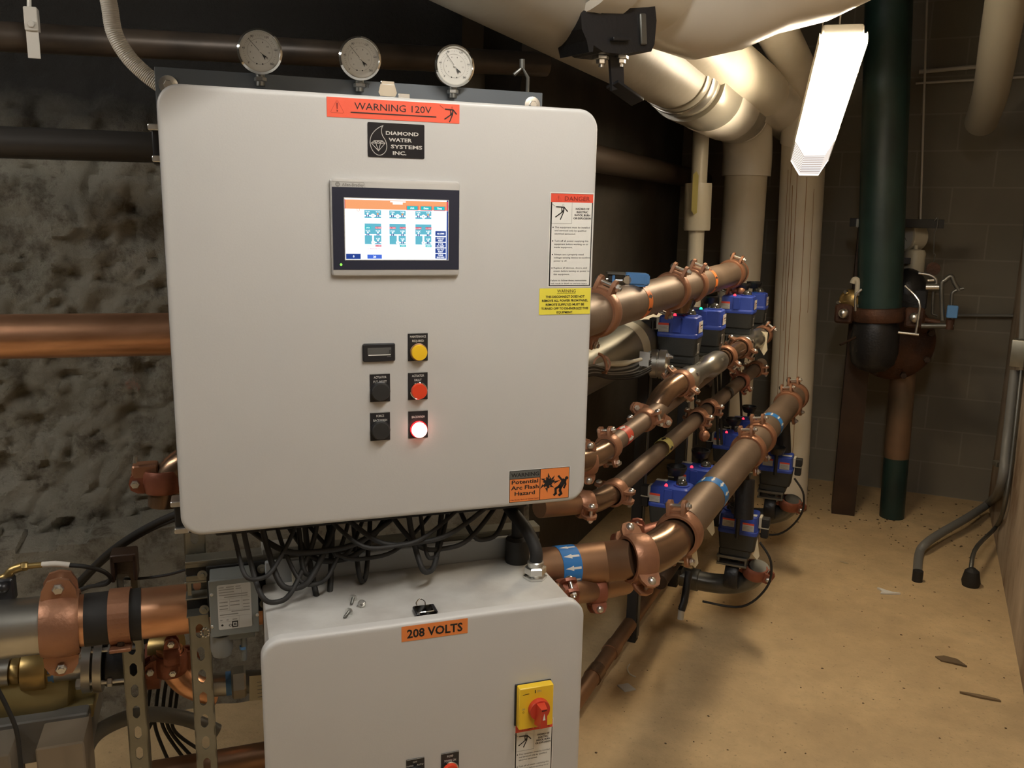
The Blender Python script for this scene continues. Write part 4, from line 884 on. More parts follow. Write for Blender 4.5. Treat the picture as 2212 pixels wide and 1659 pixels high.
# white pipe end above the black valve
t = thing('insulated_pipe', P(1280, -60, 2.0), 'white pipe running overhead into the black butterfly valve', 'pipe')
s = MB(); s.tube([P(1010, -330, 1.7), P(1280, -112, 2.0), P(1400, -60, 2.2)], .155, WHITEP, 44); s.build('pipe', t)
s = MB(); s.lathe(axfr(P(1296, -108, 2.02), (P(1400, -60, 2.2)-P(1280, -112, 2.0))), [(.15, -.12), (.165, -.11), (.165, 0), (.15, .01)], PVC, 40, (False, False)); s.build('jacket', t)
vt = thing('butterfly_valve', P(1310, 90, 2.05), 'black butterfly valve with a bent lever under the white pipe', 'valve')
cV = P(1312, 84, 2.05); G = fr(cV, (P(1400, 84, 2.12)-P(1230, 84, 1.98)), (0, 0, 1))
s = MB()
s.loft(G, [([(-.118, .055), (-.118, .015), (-.105, -.01), (-.10, -.035), (-.088, -.034), (-.085, -.02), (-.055, -.035), (.0, -.04), (.06, -.035), (.10, -.035), (.112, -.018), (.122, .035), (.118, .075), (.098, .11), (.06, .085), (.0, .06), (-.06, .048)], z) for z in (-.06, .045)], BLKC); s.build('valve_body', vt)
s = MB(); s.box(G, .062, .082, -.02, .05, .044, .052, DSTEEL, .004); s.box(G, -.035, .02, -.012, -.004, .045, .06, BLKC, .002); s.build('body_ribs', vt)
for u_ in (-.022, .042):
    s = MB(); p = G@V((u_, -.038, .0)); s.hexnut(p, (0, 0, -1), .019, .009, ZINC); s.cyl(p, p-V((0, 0, .026)), .006, ZINC, 12); s.hexnut(p-V((0, 0, .008)), (0, 0, -1), .012, .011, ZINC); s.build('nut', vt)
s = MB(); lv = [(.020, -.03), (.020, -.105), (.030, -.128)]
s.loft(G, [([(.004, -.035), (.048, -.035), (.046, -.112), (.006, -.118)], z) for z in (-.006, .002)], BLK); 
G2 = fr(G@V((.026, -.112, 0)), G.to_3x3()@V((1, -.55, 0)), G.to_3x3()@V((0, .35, 1)))
s.box(G2, -.02, .075, -.02, .02, -.004, .004, BLK, .002); s.build('lever', vt, label='black lever bent forward')

# ================================================================== back corner: sprinkler riser and alarm valve
GB = 4.75
g0, g1 = PY(1922, -60, GB), PY(1899, 672, GB)
t = thing('green_riser_pipe', g1, 'thick green painted riser pipe ending in a rusty coupling', 'pipe')
s = MB(); s.tube([g0, g1], .108, GREENP, 36); s.build('pipe', t)
ax = (g1-g0).normalized()
s = MB(); s.lathe(axfr(g1-ax*.02, ax), [(.108, 0), (.125, .004), (.132, .02), (.132, .055), (.125, .07), (.108, .075)], RUST, 36); s.build('coupling_ring', t)
for sx in (-1, 1):
    s = MB(); c = g1+ax*.015+V((sx*.165, -.02, 0)); s.box(fr(c, (1, 0, 0), (0, 0, 1)), -.045, .045, -.055, .045, -.02, .03, RUST, .015); s.build('lug', t); bolt(t, c+V((0, -.06, -.0)), c+V((0, .03, 0)), .012)
t = thing('alarm_valve', PY(1925, 800, 4.85), 'dark bulbous alarm check valve below the green riser', 'valve')
s = MB(); c = PY(1893, 700, GB); s.lathe(axfr(c, (0, 0, -1)), [(.10, -.03), (.108, 0), (.115, .04), (.118, .14), (.105, .20), (.07, .235), (.02, .25), (0, .25)], BLKC, 36); s.build('bell', t)
c = PY(1930, 738, 4.9)
s = MB(); s.lathe(axfr(c+V((0, .02, 0)), (.15, -1, .0)), [(.0, -.08), (.15, -.07), (.195, -.03), (.205, 0), (.195, .02), (.14, .05), (0, .06)], RUST, 40); s.build('body_flange', t)
for k in range(8):
    s = MB(); a_ = math.radians(45*k+20); p = c+V((.18*math.cos(a_), -.02, .18*math.sin(a_))); s.hexnut(p, (.15, -1, 0), .018, .03, DBROWN); s.build('flange_nut', t)
s = MB(); p = PY(1962, 600, 4.95); s.sphere(axfr(p-V((0, 0, .08)), (0, 0, 1)), .10, BLKC, 28, 0, 8, 1.3); s.box(fr(PY(1975, 645, 4.9), (1, 0, 0), (0, 0, 1)), -.10, .06, -.05, .05, -.08, .04, BLKC, .01); s.build('cover', t)
s = MB(); s.tube([PY(1955, 618, 4.6), PY(1985, 650, 4.55), PY(1983, 690, 4.55), PY(1978, 720, 4.55)], .006, ZINC, 8, sub=3); s.tube([PY(1940, 718, 4.55), PY(1985, 723, 4.55)], .006, ZINC, 8); s.build('guard_rod', t)
s = MB(); s.tube([PY(1990, 704, 4.7), PY(2060, 704, 4.7)], .013, DSTEEL, 12); s.tube([PY(1998, 692, 4.72), PY(2030, 697, 4.72)], .014, RUST, 12); s.lathe(axfr(PY(2052, 698, 4.7), (0, 0, 1)), [(.02, -.03), (.02, .02)], RUST, 14); s.build('trim_pipe', t)
s = MB(); s.tube([PY(2036, 692, 4.7), PY(2034, 618, 4.7), PY(2042, 605, 4.7), PY(2055, 597, 4.7), PY(2062, 612, 4.7), PY(2072, 628, 4.7)], .011, DSTEEL, 12, sub=4); s.tube([PY(2056, 690, 4.7), PY(2056, 640, 4.7), PY(2064, 628, 4.7), PY(2082, 623, 4.7)], .008, DSTEEL, 12, sub=4)
s.tube([PY(1984, 590, 4.75), PY(2008, 594, 4.75), PY(2022, 604, 4.75), PY(2022, 618, 4.75)], .007, ZINC, 10, sub=3); s.tube([PY(2016, 630, 4.75), PY(2014, 678, 4.75), PY(2024, 682, 4.75)], .007, DSTEEL, 10); s.tube([PY(2000, 620, 4.72), PY(2032, 620, 4.72)], .016, ZINC, 14); s.tube([PY(2004, 606, 4.7), PY(2018, 605, 4.7)], .006, ZINC, 8); s.build('trim_pipe', t)
s = MB(); s.box(fr(PY(2056, 682, 4.68), (1, 0, 0), (0, 0, 1)), -.024, .024, -.01, .05, -.02, .02, BLUEL, .005); s.build('solenoid', t, label='small light blue solenoid')
s = MB(); s.sphere(axfr(PY(1838, 650, 4.75), (-.5, -1, 0)), .062, BRASS, 26, -.3, 8, .7)
for k in range(5): p = PY(1838, 650, 4.75)+V((.052*math.cos(k*1.3+2), -.03, .052*math.sin(k*1.3+2))); s.hexnut(p, (-.5, -1, 0), .010, .02, ZINC)
s.build('alarm_motor', t, label='tan round motor with bright bolts')
s = MB(); s.tube([PY(1851, 638, 4.7), PY(1853, 608, 4.7), PY(1846, 603, 4.7), PY(1841, 612, 4.7)], .013, PLUGW, 12, sub=4); s.build('side_tube', t); s = MB(); s.tube([PY(1848, 672, 4.68), PY(1848, 640, 4.68), PY(1862, 625, 4.68)], .006, ZINC, 8, sub=3); s.build('side_tube', t); s = MB(); s.tube([PY(1815, 745, 4.6), PY(1850, 728, 4.68)], .006, DBROWN, 8); s.build('side_tube', t)
t = thing('pressure_gauge', PY(1962, 520, 5.1), 'white faced gauge half hidden behind the green riser', 'gauge')
s = MB(); c = PY(1962, 512, 5.1); s.lathe(axfr(c+V((.05, .04, 0)), (-.75, -.65, 0)), [(.07, 0), (.075, .03), (.075, .085), (.068, .09)], PLUGW, 28); s.build('case', t)
s = MB(); F = axfr(c+V((.05, .04, 0)), (-.75, -.65, 0)); s.disc(F, 0, 0, .066, .092, PAPER); s.line(F, [(-.03, .04), (.02, -.02)], .003, .093, LTBLK); s.build('dial', t)
s = MB(); s.cyl(PY(1960, 545, 5.1), PY(1960, 560, 5.1), .012, RUST); s.build('stem', t)
t = thing('canister', PY(1972, 590, 5.05), 'small cream canister below the gauge beside the green riser', 'canister')
s = MB(); s.lathe(axfr(PY(1970, 612, 5.05), (0, 0, 1)), [(.05, 0), (.052, .01), (.052, .16), (.045, .175), (.012, .18), (.012, .20)], PLUGW, 26); s.build('body', t)
s = MB(); s.box(fr(PY(1958, 565, 4.98), (1, 0, 0), (0, 0, 1)), -.03, .02, -.012, .02, 0, .012, BLK, .002); s.sphere(axfr(PY(1966, 546, 5.05), (0, 0, 1)), .018, ZINC, 14); s.build('cap', t)
t = thing('strut_channel', PY(1940, 482, 4.95), 'short black strut bar crossing behind the green riser', 'strut')
s = MB(); s.box(fr(PY(1940, 482, 4.98), (1, 0, 0), (0, 0, 1)), -.235, .215, -.022, .022, -.02, .02, BLKM, .002); s.build('channel', t)
s = MB(); s.box(fr(PY(1855, 482, 4.94), (1, 0, 0), (0, 0, 1)), -.012, .012, -.022, .022, 0, .003, DSTEEL); s.build('end_cap', t)
s = MB(); s.tube([PY(2018, 478, 4.95), PY(2026, 470, 4.95), PY(2024, 490, 4.95), PY(2020, 500, 4.95)], .003, DSTEEL, 8, sub=3); s.build('wire_loop', t)
t = thing('hanging_disc_tag', PY(2016, 582, 4.95), 'round rusty disc hanging on a chain beside the gauge', 'tag')
s = MB(); s.lathe(axfr(PY(2016, 581, 4.95), (0, -1, 0)), [(.034, 0), (.034, .004)], RUST, 24); s.build('disc', t)
s = MB(); s.tube([PY(2019, 500, 4.95), PY(2017, 545, 4.95), PY(2020, 550, 4.95), PY(2016, 567, 4.95)], .0025, DSTEEL, 8, sub=4); s.build('chain', t)
t = thing('steel_column', PZ(1820, 1100, 0), 'dark brown square steel column standing on the floor by the block wall', 'column')
cb_ = PZ(1820, 1106, 0); ct_ = PY(1858, 300, cb_.y)
s = MB(); a_ = V((cb_.x, cb_.y, 0)); b_ = V((cb_.x-.0, cb_.y, 2.95)); F = fr(a_, (1, .12, 0), (0, 1, 0)); s.prism(fr(a_, (1, .1, 0), (-.1, 1, 0)), [(.06, .05), (-.06, .05), (-.06, -.05), (.06, -.05)], 0, 1.78, DBROWN); s.build('shaft', t)
lb = PZ(1926, 1116, 0)
t = thing('rusty_standpipe', lb, 'tan rusted standpipe, green near the floor, below the alarm valve', 'pipe')
s = MB(); up_ = PY(1952, 790, lb.y); dirn = (up_-lb).normalized(); s.cyl(lb, lb+dirn*.34, .064, GREENP, 30); s.build('pipe', t, label='green painted foot')
s = MB(); s.cyl(lb+dirn*.34, lb+dirn*1.03, .064, RUSTP, 30); s.build('pipe', t)
t = thing('conduit_on_wall', PY(2060, 180, 5.5), 'thin pale pipes crossing the upper block wall', 'conduit')
s = MB(); s.tube([PY(1978, 180, 5.48), PY(2215, 166, 5.48)], .007, FLEXW, 10); s.build('pipe', t); s = MB(); s.tube([PY(1985, 155, 5.48), PY(2110, 144, 5.48)], .012, FLEXW, 10); s.build('pipe', t)
t = thing('conduit_on_wall', PY(2100, 683, 5.5), 'thin grey conduit crossing the block wall to the junction box', 'conduit')
s = MB(); s.tube([PY(2058, 681, 5.49), PY(2200, 682, 5.49)], .009, COND, 10); s.build('pipe', t)
for i, (x0, x1, lb_) in enumerate(((1958, 1946, 'first thin pale rod hanging right of the green riser'), (1999, 1988, 'second thin pale rod hanging right of the green riser'))):
    s = MB(); s.tube([PY(x0+6, -80, 5.2), PY(x1-2, 545 if i else 478, 5.2)], .0055, FLEXW, 8); o = s.build('hanging_rod', None, lb_, 'rod')
# pale insulated pipe at the upper right edge
t = thing('insulated_pipe', P(2150, 120, 3.2), 'dim pale insulated pipe bend in the upper right corner', 'pipe')
s = MB(); s.tube([P(2188, -80, 3.1), P(2160, 80, 3.5), P(2140, 200, 3.9), P(2120, 262, 4.2)], .075, mat('dim_grey_insulation', (.30, .28, .23), .6), 26, sub=4); s.build('pipe', t)
# conduits and junction box on the right wall
t = thing('junction_box', PX(2196, 762, .5), 'grey metal junction box on the right wall', 'junction box')
def wx(px, py, off=.03): # on the right wall
    lo, hi = 1.2, 12.
    for _ in range(40):
        m_ = (lo+hi)/2; p = P(px, py, m_); lo, hi = (m_, hi) if p.x < wallr_x(p.y)-off else (lo, m_)
    return P(px, py, m_)
c = wx(2203, 762, .03); FW = fr(c, (.0236, 1, 0), (0, 0, 1))     # wall tangent
s = MB(); s.box(fr(c, (-.3, -1, 0), (0, 0, 1)), -.06, .045, -.062, .062, -.03, .03, STRUT, .004); s.build('box', t)
s = MB(); s.ringf(fr(c, (-.3, -1, 0), (0, 0, 1)), 0, 0, .02, .002, .0315, DSTEEL) ; s.build('knockout', t)
t = thing('grey_conduit', wx(2180, 1040), 'thick grey conduit dropping from the junction box and bending out to the floor', 'conduit')
pts = [wx(2192, 800, .035), wx(2176, 940, .035), wx(2162, 1050, .04), P(2138, 1085, 4.75), P(2090, 1118, 4.55), P(2035, 1150, 4.35), P(1998, 1176, 4.22), P(1985, 1200, 4.18), PZ(1981, 1255, .0)]
s = MB(); s.tube(pts, .021, COND, 18, sub=6); s.build('conduit', t)
s = MB(); p = PZ(1981, 1255, 0); s.cyl(p, p+V((0, 0, .05)), .0225, BLKM, 18); s.build('foot', t)
s = MB(); s.box(fr(wx(2168, 1003, .03), (-1, -.4, 0), (0, 0, 1)), -.04, .04, -.012, .012, -.01, .03, STRUT, .003); s.build('clamp', t)
t = thing('grey_conduit', wx(2206, 500), 'thin grey conduit rising from the junction box', 'conduit')
s = MB(); s.tube([wx(2207, 735, .03), wx(2222, 380, .03)], .013, COND, 14); s.build('conduit', t)
t = thing('grey_conduit', wx(2190, 1100), 'thin dark conduit running down the right wall beside the thick one', 'conduit')
s = MB(); s.tube([wx(2206, 800, .014), wx(2184, 1000, .014), wx(2168, 1100, .02), P(2150, 1140, 4.3), P(2105, 1190, 3.95), PZ(2096, 1265, .01)], .010, DSTEEL, 12, sub=5); s.build('conduit', t)
s = MB(); p = PZ(2096, 1265, 0); s.lathe(axfr(p, (0, 0, 1)), [(.035, 0), (.04, .02), (.03, .07), (.012, .085)], BLKM, 14); s.build('foot', t)

# ================================================================== back plate, gauges, struts behind the cabinets
SB = -.235
def uvs(x, y, s): return uv(x, y, s)
pl = thing('gauge_board', W3(0, .40, SB-.004), 'slate grey board behind the upper cabinet that carries three gauges', 'mounting board')
F = pfr(0, 0, SB); tl, tv = uv(333, 147, SB); tr, tv2 = uv(1172, 198, SB)
s = MB(); s.box(F, tl, tr, -.36, (tv+tv2)/2, -.005, 0, PLATE, .001); s.build('board', pl)
for px, py in ((363, 182), (1153, 226)):
    u_, v_ = uv(px, py, SB+.01); s = MB(); s.lathe(pfr(u_, v_, SB), [(.017, 0), (.017, .002), (.012, .003)], ZINC, 20); s.hexnut(W3(u_, v_, SB+.002), PNV, .0085, .008, ZINC); s.build('bolt', pl)
for (px, py), t_ in (((566, 172), 'IN'), ((782, 183), 'MIDST'), ((984, 196), 'OUT')):
    u_, v_ = uv(px, py, SB); s = MB(); s.txt(pfr(u_, v_-.005, SB+.0005), t_, 0, 0, .008, mat('faded_stamp', (.04, .045, .05), .5), 'c', bold=True); s.build('stamped_word', pl)
def gauge(px, py, needle, lab):
    u_, v_ = uv(px, py, SB+.02); t = thing('pressure_gauge', W3(u_, v_-.055, SB+.01), lab, 'pressure gauge', 'gauges above the upper cabinet'); F = pfr(u_, v_, SB-.006)
    r = .0375; s = MB(); s.lathe(F, [(r*.8, 0), (r*.96, .006), (r*.98, .024), (r*1.07, .026), (r*1.08, .031), (r*.98, .034), (r*.93, .032), (r*.92, .029)], CHROME, 44, (True, False)); s.build('case', t)
    s = MB(); s.disc(F, 0, 0, r*.93, .0285, GAUGEF, 40); z = .0292
    s.ringf(F, 0, 0, r*.60, .0004, z, LGREY, 36)
    for k in range(41):
        a_ = math.radians(225-270*k/40); l0 = .74 if k % 4 else .70; s.line(F, [(r*l0*math.cos(a_), r*l0*math.sin(a_)), (r*.79*math.cos(a_), r*.79*math.sin(a_))], .0003, z, LTBLK)
    for k, n_ in enumerate((0, 40, 80, 120, 160, 200)): a_ = math.radians(225-54*k); s.txt(F, str(n_), r*.84*math.cos(a_)*.93, r*.84*math.sin(a_)*.93-.0016, .0036, LTBLK, 'c', z=z+.0002)
    for k, n_ in enumerate((0, 2, 4, 6, 8, 10, 12, 14)): a_ = math.radians(225-38.5*k); s.txt(F, str(n_), r*.45*math.cos(a_), r*.45*math.sin(a_)-.001, .0028, LTBLK, 'c', z=z+.0002)
    for x_ in (-.16, .12): s.disc(F, r*x_, -r*.58, .0013, z, LTBLK, 10)
    s.build('dial', t)
    s = MB(); a_ = math.radians(needle); c_, d_2 = math.cos(a_), math.sin(a_); s.line(F, [(-c_*r*.22, -d_2*r*.22), (c_*r*.78, d_2*r*.78)], .0007, .0305, LTBLK); s.poly(F, [(-c_*r*.12, -d_2*r*.12), (-c_*r*.46-d_2*r*.10, -d_2*r*.46+c_*r*.10), (-c_*r*.36, -d_2*r*.36), (-c_*r*.46+d_2*r*.10, -d_2*r*.46-c_*r*.10)], .0306, LTBLK); s.lathe(F, [(.0016, .0295), (.0016, .032)], SILV, 12); s.build('needle', t)
    s = MB(); s.cyl(W3(u_, v_-r, SB+.01), W3(u_, v_-r-.022, SB+.01), .0085, DSTEEL, 14); s.hexnut(W3(u_, v_-r-.006, SB+.01), (0, 0, -1), .0115, .008, ZINC); s.build('stem', t)
gauge(561, 112, 133, 'left pressure gauge above the word IN'); gauge(777, 127, 131, 'middle chrome pressure gauge above the latch'); gauge(981, 143, 128, 'right pressure gauge above the word OUT')
# bracket bits right of the gauges
t = thing('hanger_clamp', W3(.33, .47, SB-.02), 'small dark hanger clamp above the right end of the slate board', 'pipe hanger')
s = MB(); s.tube([PN(1128, 128, -.3), PN(1128, 148, -.3)], .006, DSTEEL, 8); s.tube([PN(1110, 162, -.3), PN(1128, 146, -.3), PN(1140, 168, -.3), PN(1139, 200, -.3)], .004, DSTEEL, 8); s.build('clamp', t)

def strut(name, lab, F, w, d, z0, z1, m=STRUT, slots=True, bottom=None):
    """slotted channel, back plate facing +z of F, long axis along F's y"""
    t = thing(name, F@V((0, min(z0, z1), 0)), lab, 'strut'); s = MB(); h = w/2; th = .003
    def ol(n=5): return None
    L_ = z1-z0; sl = .052
    if slots:
        n = max(1, int(L_/sl)); e = (L_-n*sl)/2; y = z0
        s.box(F, -h, h, z0, z0+e+.010, -th, 0, m)
        for i in range(n):
            y0 = z0+e+i*sl; s.box(F, -h, -.0075, y0+.010, y0+sl-.010, -th, 0, m); s.box(F, .0075, h, y0+.010, y0+sl-.010, -th, 0, m); s.box(F, -h, h, y0+sl-.010, y0+sl+(.010 if i < n-1 else e), -th, 0, m)
            for cy_, sg in ((y0+.010, 1), (y0+sl-.010, -1)):
                for q_ in (-1, 1): s.prism(F, [(q_*.0075, cy_), (q_*.0075, cy_+sg*.0075), (q_*.0055, cy_+sg*.0040), (q_*.003, cy_+sg*.0012), (0, cy_)], -th, 0, m)
    else: s.box(F, -h, h, z0, z1, -th, 0, m, .001)
    s.build('slotted_web', t)
    s = MB()
    for sg in (-1, 1): s.box(F, sg*h-(th if sg > 0 else 0), sg*h+(th if sg < 0 else 0), z0, z1, -d, 0, m); s.box(F, min(sg*h, sg*(h-.009)), max(sg*h, sg*(h-.009)), z0, z1, -d, -d+th, m)
    s.build('flanges', t); return t
u_ = uv(436, 1450, -.245)[0]
strut('strut_post', 'slotted steel strut post nearest the cabinets', pfr(u_, 0, -.245), .0415, .041, -1.4, .30)
u2_ = uv(292, 1500, -.40)[0]
strut('strut_post', 'slotted steel strut post standing under the strapped copper pipe', pfr(u2_, 0, -.40), .0415, .041, -1.4, uv(262, 1212, -.40)[1])
ur = uv(1150, 1200, -.245)[0]
v_ = uv(400, 1216, -.20)[1]
Fh = fr(W3(uv(398, 1216, -.20)[0], v_, -.20), PU*-1, PT)       # horizontal: long axis along PT
RL = uv(1166, 1145, -.20)[0]-uv(400, 1216, -.20)[0]
t = thing('strut_rail', W3(uv(780, 1180, -.2)[0], v_-.04, -.21), 'long horizontal strut rail under the upper cabinet', 'strut'); FR = fr(W3(uv(400, 1216, -.20)[0], v_, -.20), PT, PU)
s = MB(); s.box(FR, 0, RL, -.004, .001, -.041, 0, STRUT, .001); s.box(FR, 0, RL, -.041, -.037, -.041, 0, STRUT); s.box(FR, 0, RL, -.037, -.004, -.041, -.038, BLKM); s.build('channel', t)
s = MB(); s.box(FR, 0, RL, -.012, -.004, -.003, 0, STRUT); s.build('lip', t); s = MB(); s.box(FR, 0, RL, -.037, -.030, -.003, 0, STRUT); s.build('lip', t)
s = MB(); s.box(FR, .001, RL-.001, -.030, -.012, -.004, -.003, BLKM); s.build('channel_shade', t, label='black strip put in for the shade of the open face')  # added black strip and black back web stand in for channel shade
# short rail under it, with clamp bits
u0_, v0_ = uv(402, 1318, -.20)
t = thing('strut_rail', W3(u0_, v0_, -.2), 'short lower strut rail end beside the pressure switch', 'strut')
s = MB(); F = pfr(u0_, v0_, -.20); s.box(F, 0, .09, -.018, -.015, -.04, 0, STRUT); s.box(F, 0, .09, .020, .023, -.04, 0, STRUT, .001); s.box(F, .0, .09, -.015, .020, -.038, -.035, BLKM); s.box(F, .005, .012, .03, .058, -.02, 0, STRUT); s.box(F, 0, .07, .055, .059, -.04, 0, STRUT, .001); s.build('channel', t)
# plate with the pressure switch
sp_ = -.185
t = thing('pressure_switch', W3(*uv(510, 1390, sp_), sp_), 'grey pressure switch with a printed white data label', 'pressure switch')
a0, b1 = uv(441, 1218, sp_); a1, b0 = uv(580, 1345, sp_)
s = MB(); s.box(pfr(0, 0, sp_), a0+.003, a1, uv(440, 1335, sp_)[1], b1-.008, -.006, 0, mat('matte_black_plate', (.012, .012, .012), .8), .001); s.build('mount_plate', t)
for px, py in ((437, 1243), (441, 1318), (566, 1230), (571, 1305)):
    u_, v_ = uv(px, py, sp_+.004); s = MB(); s.lathe(pfr(u_, v_, sp_), [(.0095, 0), (.0095, .002), (.007, .0025)], STRUT, 20); s.hexnut(W3(u_, v_, sp_+.002), PNV, .0052, .004, STRUT); s.build('washer_bolt', t)
a0, b1 = uv(452, 1255, sp_+.06); a1, b0 = uv(557, 1363, sp_+.06)
BXG = mat('switch_grey_enamel', (.20, .215, .21), .4, .1)
s = MB(); s.box(pfr(0, 0, sp_), a0, a1, b0-.004, b1, 0, .055, BXG, .003); s.box(pfr(0, 0, sp_), a0+.008, a1-.006, b0-.02, b0-.002, .008, .045, BXG, .002); s.build('case', t)
s = MB(); s.box(pfr(0, 0, sp_), a0-.002, a1+.003, b0-.002, b1-.001, .055, .060, BXG, .002); s.build('cover', t)
c0_, d1_ = uv(468, 1265, sp_+.06); c1_, d0_ = uv(545, 1352, sp_+.06); w, h = c1_-c0_, d1_-d0_; F = fr(W3(c0_, d0_, sp_+.0606), PT, PU); s = MB()
s.poly(F, [(x+w/2, y+h/2) for x, y in rrect(w, h, .003, 3)], 0, PAPERG)
for y_, segs in ((.93, ((.05, .2), (.27, .5), (.55, .7))), (.88, ((.05, .5), (.55, .72))), (.82, ((.05, .5),)), (.76, ((.05, .9),)), (.71, ((.2, .9),)), (.60, ((.05, .3), (.37, .65), (.75, .95))), (.52, ((.05, .3), (.37, .65), (.75, .95))), (.45, ((.05, .3), (.75, .95))), (.38, ((.4, .95),)), (.32, ((.05, .6),)), (.20, ((.05, .12), (.24, .3), (.42, .56)))):
    for x0_, x1_ in segs: s.rect(F, x0_*w, y_*h, x1_*w, (y_+.022)*h, .0003, LGREY)
for pts in ([(.03, .68), (.97, .68)], [(.03, .42), (.97, .42)], [(.35, .68), (.35, .42)], [(.72, .86), (.72, .42)], [(.03, .28), (.97, .28)], [(.62, .28), (.62, .02)], [(.03, .17), (.62, .17)]): s.line(F, [(x*w, y*h) for x, y in pts], .0004, .0003, LGREY)
s.txt(F, 'CE', .30*w, .055*h, .055*h, LTBLK, bold=True, z=.0004); s.disc(F, .11*w, .10*h, .0022, .0004, LTBLK, 12)
s.rect(F, .40*w, .03*h, .58*w, .17*h, .0004, LTBLK); s.rect(F, .43*w, .055*h, .55*w, .145*h, .0006, PAPERG); s.rect(F, .455*w, .075*h, .525*w, .125*h, .0008, LTBLK); s.rect(F, .475*w, .09*h, .505*w, .11*h, .001, PAPERG)
s.build('data_label', t)
for px, py in ((457, 1286), (555, 1256), (556, 1329), (459, 1355)): s = MB(); u_, v_ = uv(px, py, sp_+.062); s.sphere(pfr(u_, v_, sp_+.06), .0035, ZINC, 12, 0, 4, .7); s.build('screw', t)
s = MB(); F = pfr(*uv(478, 1385, sp_+.03), sp_+.03); s.lathe(axfr(W3(*uv(478, 1368, sp_+.03), sp_+.03), (0, 0, -1)), [(.021, 0), (.022, .03), (.018, .045)], COND, 20); s.cyl(W3(*uv(527, 1372, sp_+.03), sp_+.03), W3(*uv(527, 1425, sp_+.03), sp_+.03), .006, BXG, 12); s.lathe(axfr(W3(*uv(525, 1395, sp_+.03), sp_+.03), (0, 0, -1)), [(.007, 0), (.007, .006)], BLUEL, 14, (False, False)); s.build('fitting', t)
s = MB()
for k in range(9): a_ = 2*math.pi*k/9; s.sphere(pfr(*uv(443+9*math.cos(a_), 1366+9*math.sin(a_), sp_+.05), sp_+.05), .0026, CHROME, 8, -1, 4)
s.build('bead_chain', t, label='loop of bright bead chain')
# junction plate right of it
t = thing('wall_box', W3(*uv(600, 1240, -.22), -.22), 'small grey box half hidden behind the drooping cables', 'junction box')
a0, b1 = uv(566, 1188, -.2); a1, b0 = uv(648, 1240, -.2); s = MB(); s.box(pfr(0, 0, -.2), a0, a1, b0, b1, -.05, 0, mat('pale_grey_box', (.36, .35, .32), .5), .002); s.build('box', t)

# strap clamp on the left header, with its post cap
t = thing('pipe_strap', onL(262), 'flat copper strap clamping the left copper pipe to its post', 'pipe clamp')
c = onL(262); s = MB(); F = axfr(c, dL); r = R4I+.0025; n = 22
o1 = []; w_ = .020
for i in range(n+1):
    a_ = math.radians(-25+230*i/n)
    o1.append(a_)
Fz = fr(c, PNV, (0, 0, 1)); 
rg = [[Fz@V((rr*math.cos(a_), rr*math.sin(a_), zz)) for rr, zz in ((r, -w_), (r+.003, -w_), (r+.003, w_), (r, w_))] for a_ in [math.radians(-62+225*i/n) for i in range(n+1)]]
s.rings(rg, COUP, smooth=False); s.build('strap', t)
p0 = c+V((0, 0, -R4I*.88))+PNV*(R4I*.5); s = MB(); s.box(fr(p0+PNV*.012+V((0, 0, -.005)), PT, PNV), -.021, .021, -.018, .018, -.004, .004, COUP, .003); s.hexnut(p0+PNV*.014, (0, 0, 1), .008, .01, DBROWN); s.build('lug', t)
u_, v_ = uv(266, 1214, -.36); s = MB(); s.box(pfr(u_, v_, -.36), -.024, .024, -.045, .012, -.05, -.04, DBROWN, .003); s.box(pfr(u_, v_, -.36), -.026, .026, -.002, .016, -.05, .0, DBROWN, .004); s.box(pfr(u_, v_, -.36), .018, .026, -.045, .012, -.05, 0, DBROWN, .003); s.box(pfr(u_, v_, -.36), -.026, -.018, -.045, .012, -.05, 0, DBROWN, .003); s.build('post_cap', t)

# upper left copper line and elbow behind the cabinet
t = thing('copper_pipe', W3(-.8, -.13, -.78), 'bright copper pipe running behind the upper cabinet on the left', 'pipe')
cA, cB = PN(-40, 728, -.78), PN(420, 721, -.76); pipe(t, [cA, cB+(cB-cA)*.1], .0535, COPPER)
t = thing('bronze_elbow', W3(*uv(350, 1010, -.45), -.45), 'dark bronze elbow with a clamp poking out left of the upper cabinet', 'pipe elbow')
q_ = lambda x, y, s_=-.42: PN(x, y, s_)
s = MB(); s.tube(arc(q_(470, 985, -.40), q_(352, 985, -.40), q_(356, 1090, -.40), 10), .0345, BRONZE, 28); s.build('elbow', t)
coupling(t, q_(354, 1035, -.40), (0, 0, 1), .035, up=-PT, w=.05, m=COUPD)
s = MB(); s.box(pfr(*uv(308, 1018, -.38), -.40), -.022, .030, -.018, .012, -.02, .02, COUP, .006); s.tube([q_(291, 1000, -.38), q_(293, 985, -.38)], .004, ZINC, 8); s.build('lug', t)
# flexible conduit top left, dark pipes top left with hanger
t = thing('flexible_conduit', W3(*uv(330, 185, -.27), -.27), 'pale ribbed flexible conduit curving down to the slate board', 'conduit')
pts = smooth_path([PN(222, -50, -.30), PN(236, 10, -.30), PN(247, 70, -.30), PN(275, 120, -.30), PN(312, 158, -.30), PN(352, 188, -.30)], 26)
s = MB(); s.tube(pts, [.0143+.0007*(i % 2) for i in range(len(pts))], FLEXW, 18); s.build('conduit', t)
t = thing('dark_pipe', W3(-.9, .7, -.9), 'dark weathered pipe crossing high on the left behind the gauges', 'pipe')
s = MB(); s.tube([PN(-60, 76, -.85), PN(1180, 140, -1.0)], .034, mat('dark_weathered_pipe', (.10, .075, .055), .4, .4, var=((.05, .04, .032), 8, 6)), 26); s.build('pipe', t)
t = thing('pipe_hanger', PN(65, 60, -.8), 'pale steel clevis hanger holding the dark pipe at the top left', 'pipe hanger')
